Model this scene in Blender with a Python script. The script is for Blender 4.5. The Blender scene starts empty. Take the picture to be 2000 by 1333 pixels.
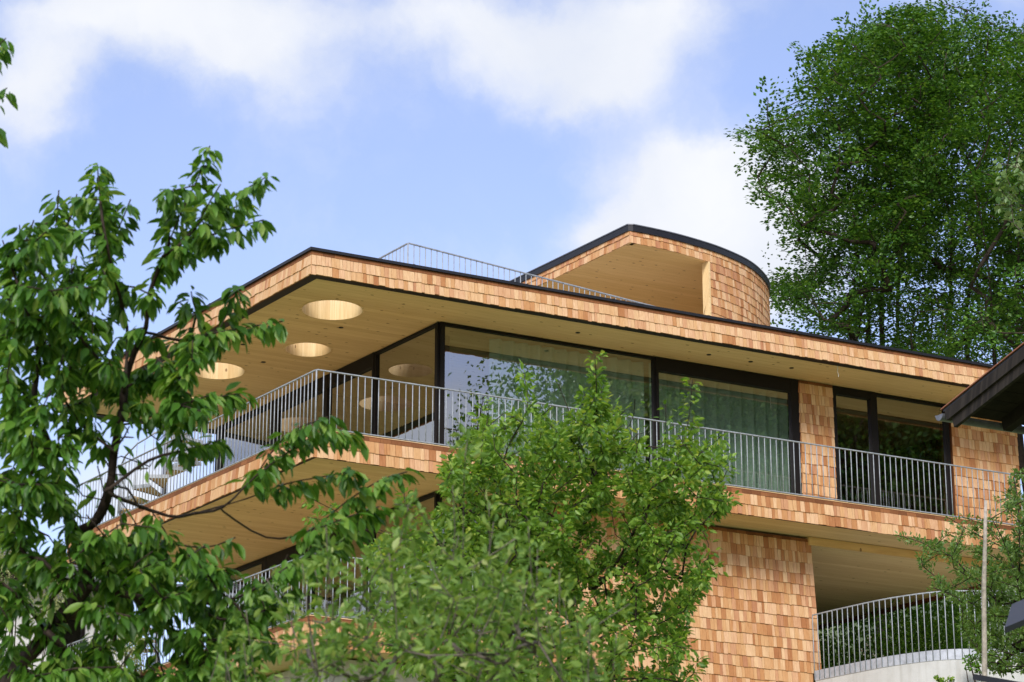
import bpy, bmesh, math, random
import numpy as np
from mathutils import Vector, Matrix

random.seed(7); RNG = np.random.default_rng(7)
rad = math.radians
scene = bpy.context.scene
COL = scene.collection

# ------------------------------------------------------------------ camera
F, PIT, H = 4953.7, .3177, 1.6          # focal length in photo pixels, pitch, eye height
cam_d = bpy.data.cameras.new('camera'); cam = bpy.data.objects.new('camera', cam_d); COL.objects.link(cam)
cam.location = (0, 0, H); cam.rotation_euler = (math.pi/2 + PIT, 0, 0)
cam_d.sensor_width = 36; cam_d.lens = F/2000*36; cam_d.clip_start = .1; cam_d.clip_end = 3000
cam_d.dof.use_dof = True; cam_d.dof.focus_distance = 40; cam_d.dof.aperture_fstop = 7.0
scene.camera = cam
FW = np.array([0, math.cos(PIT), math.sin(PIT)]); RT = np.array([1., 0, 0]); UPV = np.cross(RT, FW)
CAM = np.array([0, 0, H])
def ray(x, y): return (x-1000)/F*RT - (y-666.5)/F*UPV + FW
def px(x, y, d): return CAM + ray(x, y)*d                        # a pixel at depth d (metres along the axis)
def pxz(x, y, z): r = ray(x, y); return CAM + r*((z-H)/r[2])      # a pixel on the level plane z
def project(p):
    q = np.asarray(p)-CAM; d = q@FW
    return 1000+F*(q@RT)/d, 666.5-F*(q@UPV)/d, d

# ------------------------------------------------------------------ light and sky
SUN_AZ, SUN_EL = rad(-174), rad(36)     # heading the sun stands at (from +Y towards +X), elevation
scene.view_settings.view_transform = 'Standard'; scene.view_settings.look = 'None'
scene.view_settings.exposure = 1.4; scene.view_settings.gamma = 1
sd = bpy.data.lights.new('sun', 'SUN'); sd.energy = 1.5; sd.angle = rad(22); sd.color = (1, .95, .87)
sun = bpy.data.objects.new('sun', sd); COL.objects.link(sun)
sv = Vector((math.sin(SUN_AZ)*math.cos(SUN_EL), math.cos(SUN_AZ)*math.cos(SUN_EL), math.sin(SUN_EL)))
sun.rotation_euler = sv.to_track_quat('Z', 'Y').to_euler(); sun.location = (0, 0, 60)

world = bpy.data.worlds.new('World'); scene.world = world; world.use_nodes = True
def build_sky():
    nt = world.node_tree; N = nt.nodes; L = nt.links; N.clear()
    def add(t, **k):
        n = N.new(t)
        for a, b in k.items(): setattr(n, a, b)
        return n
    def math_(op, a, b=None, c=None, clamp=False):
        n = add('ShaderNodeMath', operation=op, use_clamp=clamp)
        for i, v in enumerate((a, b, c)):
            if v is None: continue
            if isinstance(v, (int, float)): n.inputs[i].default_value = v
            else: L.new(v, n.inputs[i])
        return n.outputs[0]
    out = add('ShaderNodeOutputWorld'); bg = add('ShaderNodeBackground'); bg.inputs[1].default_value = .1
    sky = add('ShaderNodeTexSky', sky_type='NISHITA', sun_disc=False)
    sky.sun_elevation = SUN_EL; sky.sun_rotation = SUN_AZ; sky.altitude = 600; sky.air_density = 1.0; sky.dust_density = .6; sky.ozone_density = 2.5
    tc = add('ShaderNodeTexCoord')
    d0 = tc.outputs['Generated']
    nz = add('ShaderNodeTexNoise'); nz.inputs['Scale'].default_value = 9; nz.inputs['Detail'].default_value = 7; nz.inputs['Roughness'].default_value = .6
    L.new(d0, nz.inputs['Vector'])
    sub = add('ShaderNodeVectorMath', operation='SUBTRACT'); L.new(nz.outputs['Color'], sub.inputs[0]); sub.inputs[1].default_value = (.5, .5, .5)
    mad = add('ShaderNodeVectorMath', operation='MULTIPLY_ADD'); L.new(sub.outputs[0], mad.inputs[0]); mad.inputs[1].default_value = (.075,)*3; L.new(d0, mad.inputs[2])
    d = mad.outputs[0]
    # cloud banks by their direction in the sky: (x, y, rx, ry, weight) measured on the photograph
    blobs = [(320, 85, 250, 110, 1.2), (470, 165, 130, 60, .6), (70, 205, 130, 90, 1.05), (180, 40, 240, 70, .5), (560, 40, 160, 60, .45), (1030, 75, 260, 110, 1.1), (1160, 175, 130, 60, .75), (850, 30, 150, 50, .3), (1290, 60, 120, 80, .4),
             (1330, 390, 165, 105, 1.35), (1480, 480, 190, 150, 1.6), (1210, 425, 90, 45, .6), (1150, 300, 130, 40, .22), (1950, -30, 150, 60, .6), (250, 960, 200, 90, .9), (930, 505, 240, 35, .15), (600, 240, 200, 50, .15)]
    tot = None
    for x, y, rx, ry, w in blobs:
        c = ray(x, y); c = c/np.linalg.norm(c); r = np.cross(c, [0, 0, 1]); r /= np.linalg.norm(r); u = np.cross(r, c)
        dv = []
        for ax, s in ((r, rx), (u, ry)):
            v = add('ShaderNodeVectorMath', operation='DOT_PRODUCT'); L.new(d, v.inputs[0]); v.inputs[1].default_value = tuple(ax*F/s); dv.append(v.outputs['Value'])
        fr = add('ShaderNodeVectorMath', operation='DOT_PRODUCT'); L.new(d, fr.inputs[0]); fr.inputs[1].default_value = tuple(c)
        e = math_('MULTIPLY', math_('ADD', math_('MULTIPLY', dv[0], dv[0]), math_('MULTIPLY', dv[1], dv[1])), -1.0)
        e = math_('MULTIPLY', math_('POWER', 2.71828, e), math_('MULTIPLY', math_('GREATER_THAN', fr.outputs['Value'], .2), w))
        tot = e if tot is None else math_('ADD', tot, e)
    # the same kind of cloud all round the rest of the dome
    big = add('ShaderNodeTexNoise'); big.inputs['Scale'].default_value = 3.2; big.inputs['Detail'].default_value = 6; big.inputs['Roughness'].default_value = .55
    L.new(d0, big.inputs['Vector'])
    cl = math_('MULTIPLY', math_('SUBTRACT', big.outputs[0], .42), 5.0, clamp=True)
    vc = ray(1000, 450); vc = vc/np.linalg.norm(vc)
    ang = add('ShaderNodeVectorMath', operation='DOT_PRODUCT'); L.new(d0, ang.inputs[0]); ang.inputs[1].default_value = tuple(vc)
    away = add('ShaderNodeMapRange', interpolation_type='SMOOTHSTEP'); L.new(ang.outputs['Value'], away.inputs[0])
    away.inputs[1].default_value = math.cos(rad(16)); away.inputs[2].default_value = math.cos(rad(26)); away.inputs[3].default_value = 0; away.inputs[4].default_value = 1
    tot = math_('ADD', tot, math_('MULTIPLY', cl, away.outputs[0]))
    fine = add('ShaderNodeTexNoise'); fine.inputs['Scale'].default_value = 15; fine.inputs['Detail'].default_value = 9; fine.inputs['Roughness'].default_value = .58
    L.new(d, fine.inputs['Vector'])
    tot = math_('ADD', tot, math_('MULTIPLY', math_('SUBTRACT', fine.outputs[0], .5), 1.5))
    dens = add('ShaderNodeMapRange', interpolation_type='SMOOTHSTEP'); L.new(tot, dens.inputs[0]); dens.inputs[1].default_value = .0; dens.inputs[2].default_value = 1.15
    dens.inputs[3].default_value = 0.10; dens.inputs[4].default_value = .97
    tint = add('ShaderNodeMix', data_type='RGBA', blend_type='MULTIPLY'); tint.inputs[0].default_value = 1
    L.new(sky.outputs[0], tint.inputs[6]); tint.inputs[7].default_value = (1.06, .885, .92, 1)
    mix = add('ShaderNodeMix', data_type='RGBA'); L.new(dens.outputs[0], mix.inputs[0]); L.new(tint.outputs[2], mix.inputs[6]); 
    shade = add('ShaderNodeMix', data_type='RGBA'); sh = add('ShaderNodeTexNoise'); sh.inputs['Scale'].default_value = 11; sh.inputs['Detail'].default_value = 6; L.new(d, sh.inputs['Vector'])
    L.new(math_('MULTIPLY', math_('SUBTRACT', sh.outputs[0], .36), 3.2, clamp=True), shade.inputs[0]); shade.inputs[6].default_value = (3.15, 3.3, 3.65, 1); shade.inputs[7].default_value = (3.75, 3.8, 3.9, 1)
    L.new(shade.outputs[2], mix.inputs[7])
    L.new(mix.outputs[2], bg.inputs[0]); L.new(bg.outputs[0], out.inputs[0])
build_sky()

# ------------------------------------------------------------------ house frame
S = 1.06
O = np.array([-3.16925*S, 39.28425*S]); TH, DTH = 1.0929, .1282
U = np.array([math.sin(TH), math.cos(TH)]); qh = TH - math.pi/2 - DTH; V = np.array([math.sin(qh), math.cos(qh)])
def AB(a, b): return O + a*U + b*V                       # plan position: a along the long front, b along the left side
def W3(a, b, w): p = AB(a, b); return np.array([p[0], p[1], w+H])   # w is height above the eye
MI = np.linalg.inv(np.array([U, V]).T)
def to_ab(p): return MI @ (np.asarray(p)[:2]-O)
UPERP = np.array([-U[1], U[0]])

# ------------------------------------------------------------------ materials
MATS = {}
class Nodes:
    def __init__(self, name):
        m = bpy.data.materials.new(name); m.use_nodes = True; MATS[name] = m
        self.m = m; self.N = m.node_tree.nodes; self.L = m.node_tree.links; self.p = self.N['Principled BSDF']; self.out = self.N['Material Output']
    def add(self, t, **k):
        n = self.N.new(t)
        for a, b in k.items(): setattr(n, a, b)
        return n
    def link(self, a, b): self.L.new(a, b)
    def set(self, rough=.6, spec=.4, metal=0, col=None):
        self.p.inputs['Roughness'].default_value = rough; self.p.inputs['Specular IOR Level'].default_value = spec; self.p.inputs['Metallic'].default_value = metal
        if col: self.p.inputs['Base Color'].default_value = (*col, 1)
        return self
    def val(self, op, a, b=None, clamp=False):
        n = self.add('ShaderNodeMath', operation=op, use_clamp=clamp)
        for i, v in enumerate((a, b)):
            if v is None: continue
            if isinstance(v, (int, float)): n.inputs[i].default_value = v
            else: self.link(v, n.inputs[i])
        return n.outputs[0]
    def vec(self, op, a, b):
        n = self.add('ShaderNodeVectorMath', operation=op)
        for i, v in enumerate((a, b)):
            if isinstance(v, tuple): n.inputs[i].default_value = v
            else: self.link(v, n.inputs[i])
        return n
    def noise(self, vec, scale=5, detail=4, rough=.55):
        n = self.add('ShaderNodeTexNoise'); n.inputs['Scale'].default_value = scale; n.inputs['Detail'].default_value = detail; n.inputs['Roughness'].default_value = rough
        self.link(vec, n.inputs['Vector']); return n.outputs[0]
    def ramp(self, fac, stops):
        r = self.add('ShaderNodeValToRGB'); e = r.color_ramp.elements
        while len(e) < len(stops): e.new(.5)
        for i, (p, c) in enumerate(stops): e[i].position = p; e[i].color = (*c, 1)
        self.link(fac, r.inputs[0]); return r.outputs[0]
    def mixc(self, fac, a, b, mode='MIX'):
        n = self.add('ShaderNodeMix', data_type='RGBA', blend_type=mode)
        for i, v in ((0, fac), (6, a), (7, b)):
            if isinstance(v, (int, float)): n.inputs[i].default_value = v
            elif isinstance(v, tuple): n.inputs[i].default_value = (*v, 1)
            else: self.link(v, n.inputs[i])
        return n.outputs[2]
    def bump(self, h, strength=.3, dist=.01):
        b = self.add('ShaderNodeBump'); b.inputs['Strength'].default_value = strength; b.inputs['Distance'].default_value = dist
        self.link(h, b.inputs['Height']); self.link(b.outputs[0], self.p.inputs['Normal'])
    def tint(self):
        a = self.add('ShaderNodeAttribute', attribute_name='tint'); b = self.add('ShaderNodeAttribute', attribute_name='tint', attribute_type='OBJECT')
        return self.val('ADD', a.outputs['Fac'], b.outputs['Fac'])
    def pos(self): return self.add('ShaderNodeNewGeometry').outputs['Position']

def mat_shingle(name, stops):
    n = Nodes(name).set(.75, .25); t = n.tint(); pos = n.pos()
    off = n.val('MULTIPLY', t, 371.0); comb = n.add('ShaderNodeCombineXYZ')
    for i in range(3): n.link(off, comb.inputs[i])
    gv = n.vec('MULTIPLY', pos, (70, 70, 2.2)); gv = n.vec('ADD', gv.outputs[0], comb.outputs[0]).outputs[0]
    g = n.noise(gv, 1.0, 4, .6)
    big = n.noise(n.vec('ADD', n.vec('MULTIPLY', pos, (6, 6, 2.5)).outputs[0], comb.outputs[0]).outputs[0], 1.0, 2)
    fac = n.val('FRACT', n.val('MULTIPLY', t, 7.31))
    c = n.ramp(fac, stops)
    c = n.mixc(n.val('MULTIPLY', n.val('SUBTRACT', g, .35, True), 1.5, True), n.mixc(1.0, c, (.66, .55, .46), 'MULTIPLY'), c)
    c = n.mixc(n.val('MULTIPLY', big, .38), c, n.mixc(1.0, c, (.86, .70, .55), 'MULTIPLY'))
    n.link(c, n.p.inputs['Base Color']); n.bump(g, .25, .004)
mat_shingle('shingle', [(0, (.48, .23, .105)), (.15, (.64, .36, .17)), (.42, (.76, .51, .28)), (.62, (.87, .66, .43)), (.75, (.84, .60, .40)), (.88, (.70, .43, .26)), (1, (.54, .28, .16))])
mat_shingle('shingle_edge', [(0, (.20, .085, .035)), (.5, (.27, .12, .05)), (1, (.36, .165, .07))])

def mat_planks(name, ca, cb, dark=(.20, .11, .045), width=.16, knots=True, vertical=False, rough=.6):
    n = Nodes(name).set(rough, .3); pos = n.pos()
    if vertical:
        al = n.add('ShaderNodeSeparateXYZ'); n.link(pos, al.inputs[0]); along = al.outputs[2]
        across = n.val('ADD', al.outputs[0], n.val('MULTIPLY', al.outputs[1], .77))
    else:
        along = n.vec('DOT_PRODUCT', pos, (U[0], U[1], 0)).outputs['Value']; across = n.vec('DOT_PRODUCT', pos, (UPERP[0], UPERP[1], .3)).outputs['Value']
    pl = n.val('DIVIDE', across, width); idx = n.val('FLOOR', pl)
    wn = n.add('ShaderNodeTexWhiteNoise', noise_dimensions='1D'); n.link(idx, wn.inputs['W'])
    cv = n.add('ShaderNodeCombineXYZ'); n.link(n.val('MULTIPLY', along, 1.6), cv.inputs[0]); n.link(n.val('MULTIPLY', across, 42), cv.inputs[1]); n.link(n.val('MULTIPLY', wn.outputs[0], 50), cv.inputs[2])
    g = n.noise(cv.outputs[0], 1, 4, .6)
    c = n.mixc(wn.outputs[0], ca, cb)
    c = n.mixc(n.val('MULTIPLY', n.noise(pos, .9, 3), .5), c, n.mixc(1.0, c, (.80, .74, .66), 'MULTIPLY'))
    c = n.mixc(n.val('MULTIPLY', n.val('SUBTRACT', g, .4, True), 1.6, True), c, n.mixc(1.0, c, (.70, .60, .46), 'MULTIPLY'))
    fr = n.val('FRACT', pl); seam = n.val('LESS_THAN', n.val('ABSOLUTE', n.val('SUBTRACT', fr, .5)), .488)
    c = n.mixc(n.val('SUBTRACT', 1.0, seam), c, n.mixc(1.0, c, (.66, .58, .48), 'MULTIPLY'))
    if knots:
        kv = n.add('ShaderNodeCombineXYZ'); n.link(n.val('MULTIPLY', along, 4.2), kv.inputs[0]); n.link(n.val('MULTIPLY', across, 8.5), kv.inputs[1])
        vo = n.add('ShaderNodeTexVoronoi'); vo.inputs['Scale'].default_value = 1; n.link(kv.outputs[0], vo.inputs['Vector'])
        sel = n.val('GREATER_THAN', n.vec('DOT_PRODUCT', vo.outputs['Color'], (1, 0, 0)).outputs['Value'], .60)
        k = n.val('MULTIPLY', n.val('LESS_THAN', vo.outputs['Distance'], .15), sel)
        c = n.mixc(n.val('MULTIPLY', k, .85), c, dark)
    n.link(c, n.p.inputs['Base Color']); n.bump(g, .08, .003)
mat_planks('soffit_wood', (.70, .51, .27), (.79, .60, .33))
mat_planks('lining_wood', (.80, .62, .36), (.66, .47, .24), width=.09, vertical=True)
mat_planks('ceiling_wood', (.66, .44, .18), (.73, .50, .225))
mat_planks('room_wood', (.40, .27, .13), (.44, .30, .15), knots=False)
mat_planks('old_board', (.010, .007, .006), (.034, .027, .023), width=.035, knots=False, rough=.8)

def mat_plain(name, col, rough=.6, spec=.4, metal=0, var=.15, scale=6, bump=0):
    n = Nodes(name).set(rough, spec, metal); v = n.noise(n.pos(), scale, 6, .6)
    lo = tuple(x*(1-var) for x in col); hi = tuple(min(1, x*(1+var)) for x in col)
    c = n.ramp(v, [(.3, lo), (.7, hi)]); n.link(c, n.p.inputs['Base Color'])
    if bump: n.bump(v, bump, .01)
    return n
mat_plain('dark_metal', (.016, .016, .020), .4, .5, .3)
mat_plain('frame', (.008, .006, .006), .55, .2)
mat_plain('galvanised', (.30, .325, .36), .6, .35, .25, .25, 12)
mat_plain('galvanised_sheet', (.40, .42, .47), .62, .35, .3, .22, 9)
mat_plain('gutter_metal', (.17, .175, .20), .45, .5, .6, .2, 12)
mat_plain('copper', (.34, .13, .07), .5, .5, .5)
mat_plain('bark', (.036, .026, .020), .9, .2, 0, .5, 40, .5)
mat_plain('bark_grey', (.11, .095, .078), .9, .2, 0, .45, 30, .5)
mat_plain('dark_trunk', (.045, .034, .026), .9, .2, 0, .4, 8, .5)
mat_plain('weathered_stake', (.36, .32, .28), .9, .2, 0, .35, 25, .4)
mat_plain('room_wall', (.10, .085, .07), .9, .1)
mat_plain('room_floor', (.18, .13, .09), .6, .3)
mat_plain('gravel', (.55, .52, .47), .95, .1, 0, .35, 50, .6)
mat_plain('plaster', (.72, .72, .73), .9, .2, 0, .06, 3)
mat_plain('old_timber', (.014, .010, .008), .85, .2, 0, .4, 9, .3)
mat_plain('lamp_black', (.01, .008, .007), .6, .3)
mat_plain('cable_white', (.8, .8, .8), .5, .4)
mat_plain('brown_furniture', (.16, .09, .06), .7, .3)
def mat_concrete():
    n = Nodes('concrete').set(.85, .25); p = n.pos(); a = n.noise(p, 1.1, 7, .65); b = n.noise(p, 45, 3)
    c = n.ramp(a, [(.25, (.40, .395, .38)), (.5, (.49, .49, .48)), (.75, (.55, .55, .545))])
    st = n.noise(n.vec('MULTIPLY', p, (9, 9, .5)).outputs[0], 1, 5, .6); c = n.mixc(n.val('MULTIPLY', n.val('SUBTRACT', st, .45, True), 2.2, True), c, n.mixc(1.0, c, (.74, .72, .68), 'MULTIPLY'))
    sp = n.val('LESS_THAN', n.noise(p, 70, 2), .32); c = n.mixc(n.val('MULTIPLY', sp, .5), c, (.30, .29, .28))
    n.link(c, n.p.inputs['Base Color']); n.bump(b, .2, .006)
mat_concrete()
def mat_glass(name, f0, tr):
    n = Nodes(name); n.N.remove(n.p)
    lw = n.add('ShaderNodeLayerWeight'); lw.inputs[0].default_value = .5
    fr = n.val('ADD', n.val('MULTIPLY', n.val('POWER', lw.outputs['Facing'], 4.0), 1-f0), f0)
    t = n.add('ShaderNodeBsdfTransparent'); t.inputs[0].default_value = (*tr, 1); g = n.add('ShaderNodeBsdfGlossy'); g.inputs['Roughness'].default_value = 0; g.inputs[0].default_value = (.93, .95, 1, 1)
    m = n.add('ShaderNodeMixShader'); n.link(fr, m.inputs[0]); n.link(t.outputs[0], m.inputs[1]); n.link(g.outputs[0], m.inputs[2]); n.link(m.outputs[0], n.out.inputs[0])
mat_glass('glass', .35, (.70, .77, .73))
def mat_curtain():
    n = Nodes('curtain').set(.9, .1, 0, (.56, .70, .60)); t = n.add('ShaderNodeBsdfTranslucent'); t.inputs[0].default_value = (.46, .60, .48, 1)  # green in the cloth stands in for trees reflected on the panes
    m = n.add('ShaderNodeMixShader'); m.inputs[0].default_value = .35; n.link(n.p.outputs[0], m.inputs[1]); n.link(t.outputs[0], m.inputs[2]); n.link(m.outputs[0], n.out.inputs[0])
mat_curtain()
def mat_leaf(name, stops, trans=.35, rough=.42, spec=.45):
    n = Nodes(name).set(rough, spec); t = n.tint(); c = n.ramp(n.val('FRACT', t), stops)
    c = n.mixc(n.val('MULTIPLY', n.noise(n.pos(), 40, 2), .4), c, n.mixc(1.0, c, (.6, .7, .5), 'MULTIPLY'))
    n.link(c, n.p.inputs['Base Color'])
    tr = n.add('ShaderNodeBsdfTranslucent'); n.link(n.mixc(1.0, c, (1.5, 1.35, .6), 'MULTIPLY'), tr.inputs[0])
    m = n.add('ShaderNodeMixShader'); m.inputs[0].default_value = trans; n.link(n.p.outputs[0], m.inputs[1]); n.link(tr.outputs[0], m.inputs[2]); n.link(m.outputs[0], n.out.inputs[0])
mat_leaf('cherry_leaf', [(0, (.036, .110, .013)), (.45, (.075, .190, .022)), (.8, (.150, .30, .045)), (1, (.26, .37, .08))], .44)
mat_leaf('pear_leaf', [(0, (.070, .165, .022)), (.4, (.150, .285, .040)), (.85, (.26, .42, .07)), (1, (.44, .48, .09))], .48)
mat_leaf('apple_leaf', [(0, (.075, .155, .030)), (.45, (.150, .265, .055)), (.85, (.25, .37, .09)), (1, (.42, .46, .20))], .45, .5, .35)
mat_leaf('plum_leaf', [(0, (.075, .16, .035)), (.5, (.13, .235, .05)), (1, (.20, .30, .085))], .42)
mat_leaf('hornbeam_leaf', [(0, (.022, .072, .009)), (.5, (.055, .150, .017)), (.85, (.115, .25, .032)), (1, (.21, .33, .065))], .36)
mat_leaf('maple_leaf', [(0, (.09, .18, .06)), (.6, (.14, .24, .08)), (1, (.21, .29, .13))])
mat_leaf('hedge_leaf', [(0, (.050, .135, .012)), (.6, (.105, .23, .024)), (1, (.17, .32, .04))], .4, .6, .12)
mat_leaf('pale_leaf', [(0, (.18, .24, .09)), (.5, (.32, .37, .17)), (1, (.48, .50, .30))])
mat_plain('petal', (.75, .76, .62), .7, .2)
def mat_grass():
    n = Nodes('grass').set(.95, .1); a = n.noise(n.pos(), .5, 8, .7)
    n.link(n.ramp(a, [(.3, (.15, .20, .07)), (.6, (.22, .26, .11)), (.8, (.30, .31, .17))]), n.p.inputs['Base Color']); n.bump(a, .5, .2)
mat_grass()

# ------------------------------------------------------------------ builders
class MB:
    def __init__(self): self.v = []; self.f = []; self.mi = []
    def add(self, vs, fs):
        n = len(self.v); self.v += [tuple(map(float, p)) for p in vs]; self.f += [tuple(i+n for i in f) for f in fs]; return self
    def hexa(self, b, t):      # bottom ring, top ring (same count)
        n = len(b); return self.add(list(b)+list(t), [tuple(range(n-1, -1, -1)), tuple(range(n, 2*n))]+[(i, (i+1) % n, n+(i+1) % n, n+i) for i in range(n)])
    def prism(self, ab, w0, w1): return self.hexa([W3(a, b, w0) for a, b in ab], [W3(a, b, w1) for a, b in ab])
    def bar(self, p, q, w, h, up=(0, 0, 1)):       # rectangular bar p->q, width w sideways, height h along up
        p, q = np.asarray(p, float), np.asarray(q, float); t = q-p; t /= np.linalg.norm(t); s = np.cross(t, up); s /= np.linalg.norm(s); u = np.cross(s, t)
        r = lambda c: [c-s*w/2-u*h/2, c+s*w/2-u*h/2, c+s*w/2+u*h/2, c-s*w/2+u*h/2]
        return self.hexa(r(p), r(q))
    def tube(self, pts, rs, n=6):
        pts = [np.asarray(p, float) for p in pts]; rings = []; ref = np.array([.31, .17, .93])
        for i, p in enumerate(pts):
            t = pts[min(i+1, len(pts)-1)]-pts[max(i-1, 0)]; t = t/(np.linalg.norm(t)+1e-9)
            s = np.cross(t, ref); s /= np.linalg.norm(s)+1e-9; u = np.cross(s, t)
            rings.append([p+rs[i]*(math.cos(k*2*math.pi/n)*s+math.sin(k*2*math.pi/n)*u) for k in range(n)])
        m = len(self.v); self.v += [tuple(p) for r in rings for p in r]
        for i in range(len(pts)-1):
            for k in range(n): self.f.append((m+i*n+k, m+i*n+(k+1) % n, m+(i+1)*n+(k+1) % n, m+(i+1)*n+k))
        self.f.append(tuple(m+k for k in range(n-1, -1, -1))); self.f.append(tuple(m+(len(pts)-1)*n+k for k in range(n)))
        return self
    def mesh(self, name, mat, smooth=False):
        me = bpy.data.meshes.new(name); me.from_pydata(self.v, [], self.f); me.materials.append(MATS[mat])
        bm = bmesh.new(); bm.from_mesh(me); bmesh.ops.recalc_face_normals(bm, faces=bm.faces); bm.to_mesh(me); bm.free()
        if smooth: me.polygons.foreach_set('use_smooth', [True]*len(me.polygons))
        return me
    def build(self, name, mat, parent=None, smooth=False): return link(name, self.mesh(name, mat, smooth), parent)
def link(name, me, parent=None):
    o = bpy.data.objects.new(name, me); COL.objects.link(o)
    if parent is not None:
        o.parent = parent
        if parent.type == 'EMPTY': o.matrix_parent_inverse = Matrix.Translation(-parent.location)
    return o
def thing(name, label, cat, loc, group=None):
    o = bpy.data.objects.new(name, None); COL.objects.link(o); o.location = Vector([float(c) for c in loc]); o.empty_display_size = .3
    return tag(o, label, cat, group)
def tag(o, label, cat, group=None):
    o['label'] = label; o['category'] = cat
    if group: o['group'] = group
    return o
def struct(o): o['kind'] = 'structure'; return o
def stuff(o): o['kind'] = 'stuff'; return o
def raw_mesh(name, verts, faces_idx, nper, mat, tint=None, smooth=True):   # fast numpy mesh, faces of nper corners
    me = bpy.data.meshes.new(name); nf = len(faces_idx)
    me.vertices.add(len(verts)); me.vertices.foreach_set('co', np.ascontiguousarray(verts, dtype=np.float32).ravel())
    me.loops.add(nf*nper); me.loops.foreach_set('vertex_index', np.ascontiguousarray(faces_idx, dtype=np.int32).ravel())
    me.polygons.add(nf); me.polygons.foreach_set('loop_start', np.arange(0, nf*nper, nper, dtype=np.int32)); me.polygons.foreach_set('loop_total', np.full(nf, nper, dtype=np.int32))
    me.polygons.foreach_set('use_smooth', np.full(nf, bool(smooth)))
    me.materials.append(MATS[mat])
    if tint is not None:
        at = me.attributes.new('tint', 'FLOAT', 'FACE'); at.data.foreach_set('value', np.ascontiguousarray(tint, dtype=np.float32))
    me.update(calc_edges=True); return me

# ------------------------------------------------------------------ terrain
def sstep(x, a, b): t = np.clip((x-a)/(b-a), 0, 1); return t*t*(3-2*t)
def ground(x, y):
    z = np.where(y < 46, .165*np.maximum(y, -60), .165*46)
    back = np.maximum(y-46, 0); z = z + back*(.06+.30*sstep(x, -8, 14)) - np.maximum(back-60, 0)*.2
    return z + np.maximum(x-26, 0)*.22 + .25*np.sin(x*.31)*np.cos(y*.23) - 0.6*sstep(-x, 4, 20)
def build_ground():
    xs = np.concatenate([np.linspace(-500, -60, 12), np.linspace(-55, 75, 80), np.linspace(80, 500, 12)]); ys = np.concatenate([np.linspace(-400, -40, 10), np.linspace(-35, 120, 90), np.linspace(130, 600, 14)])
    X, Y = np.meshgrid(xs, ys); Z = ground(X, Y); far = np.maximum(np.hypot(X, Y-40)-110, 0); Z = np.clip(Z-far*.06, -30, 60)
    nx, ny = len(xs), len(ys); i = np.arange(nx*ny).reshape(ny, nx)
    f = np.stack([i[:-1, :-1], i[:-1, 1:], i[1:, 1:], i[1:, :-1]], -1).reshape(-1, 4)
    struct(link('ground', raw_mesh('ground', np.stack([X, Y, Z], -1).reshape(-1, 3), f, 4, 'grass')))
build_ground()

# ------------------------------------------------------------------ house
house = thing('shingle_house', 'modern hillside house clad in orange wood shingles with deep flat roof overhang', 'house', (*AB(6, 4), 7.0))

SH = []      # every wood shingle: (owner, matrix, tint, edge?)
def path_at(pts, s):
    acc = 0
    for i in range(len(pts)-1):
        l = np.linalg.norm(pts[i+1]-pts[i])
        if s <= acc+l or i == len(pts)-2:
            t = (pts[i+1]-pts[i])/l; return pts[i]+t*(s-acc), t
        acc += l
def path_len(pts): return sum(np.linalg.norm(pts[i+1]-pts[i]) for i in range(len(pts)-1))
def cladding(owner, pts, w0, rows, strip=0, wmin=.075, wmax=.155, flare=None, cut=None):
    """shingle courses along a plan path (outer side on the right), from height w0 up"""
    pts = [np.asarray(p, float) for p in pts]; total = path_len(pts); z = w0
    for ri, e in enumerate(list(rows)+([strip] if strip else [])):
        edge = bool(strip) and ri == len(rows)
        s = 0.0 if ri % 2 == 0 else -random.uniform(0, .04)
        row_t = random.random()
        end = total + (flare(ri) if flare else 0)
        while s < end-.01:
            wd = random.uniform(.19, .23) if edge else random.choice((random.uniform(.05, .08), random.uniform(.07, .105), random.uniform(.09, .14)))
            a, b = max(s, 0), min(s+wd, end)
            if end-b < .05: b = end
            s = b
            if b-a < .012: continue
            if cut and cut((a+b)/2, z): continue
            c, t = path_at(pts, (a+b)/2); n = np.array([t[1], -t[0]])
            jz = 0 if edge else random.uniform(-.008, .008) + .004*math.sin(a*3.1+ri)
            hgt = e*1.0 if edge else (e+.002 if strip and ri == len(rows)-1 else e+.035)
            th = random.uniform(.007, .010) if edge else random.uniform(.017, .026)
            tilt = random.uniform(-.012, .012)
            M = Matrix(((t[0]*(b-a-.005), n[0]*th, tilt*t[0]*hgt, c[0]), (t[1]*(b-a-.005), n[1]*th, tilt*t[1]*hgt, c[1]), (0, 0, hgt, z+H+jz), (0, 0, 0, 1)))
            # paler tints on the roof edge stand in for sky light there
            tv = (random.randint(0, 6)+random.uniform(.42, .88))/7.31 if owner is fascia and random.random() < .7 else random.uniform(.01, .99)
            SH.append((owner, M, tv, edge))
        z += e

def holed_sheet(outline, holes, w, name, mat, parent, up):
    bm = bmesh.new(); 
    for ring in [outline]+holes:
        vs = [bm.verts.new(tuple(W3(a, b, w))) for a, b in ring]
        for i in range(len(vs)): bm.edges.new((vs[i], vs[(i+1) % len(vs)]))
    bmesh.ops.triangle_fill(bm, use_beauty=True, edges=bm.edges[:], normal=(0, 0, 1 if up else -1))
    me = bpy.data.meshes.new(name); bm.to_mesh(me); bm.free(); me.materials.append(MATS[mat]); return link(name, me, parent)

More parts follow.
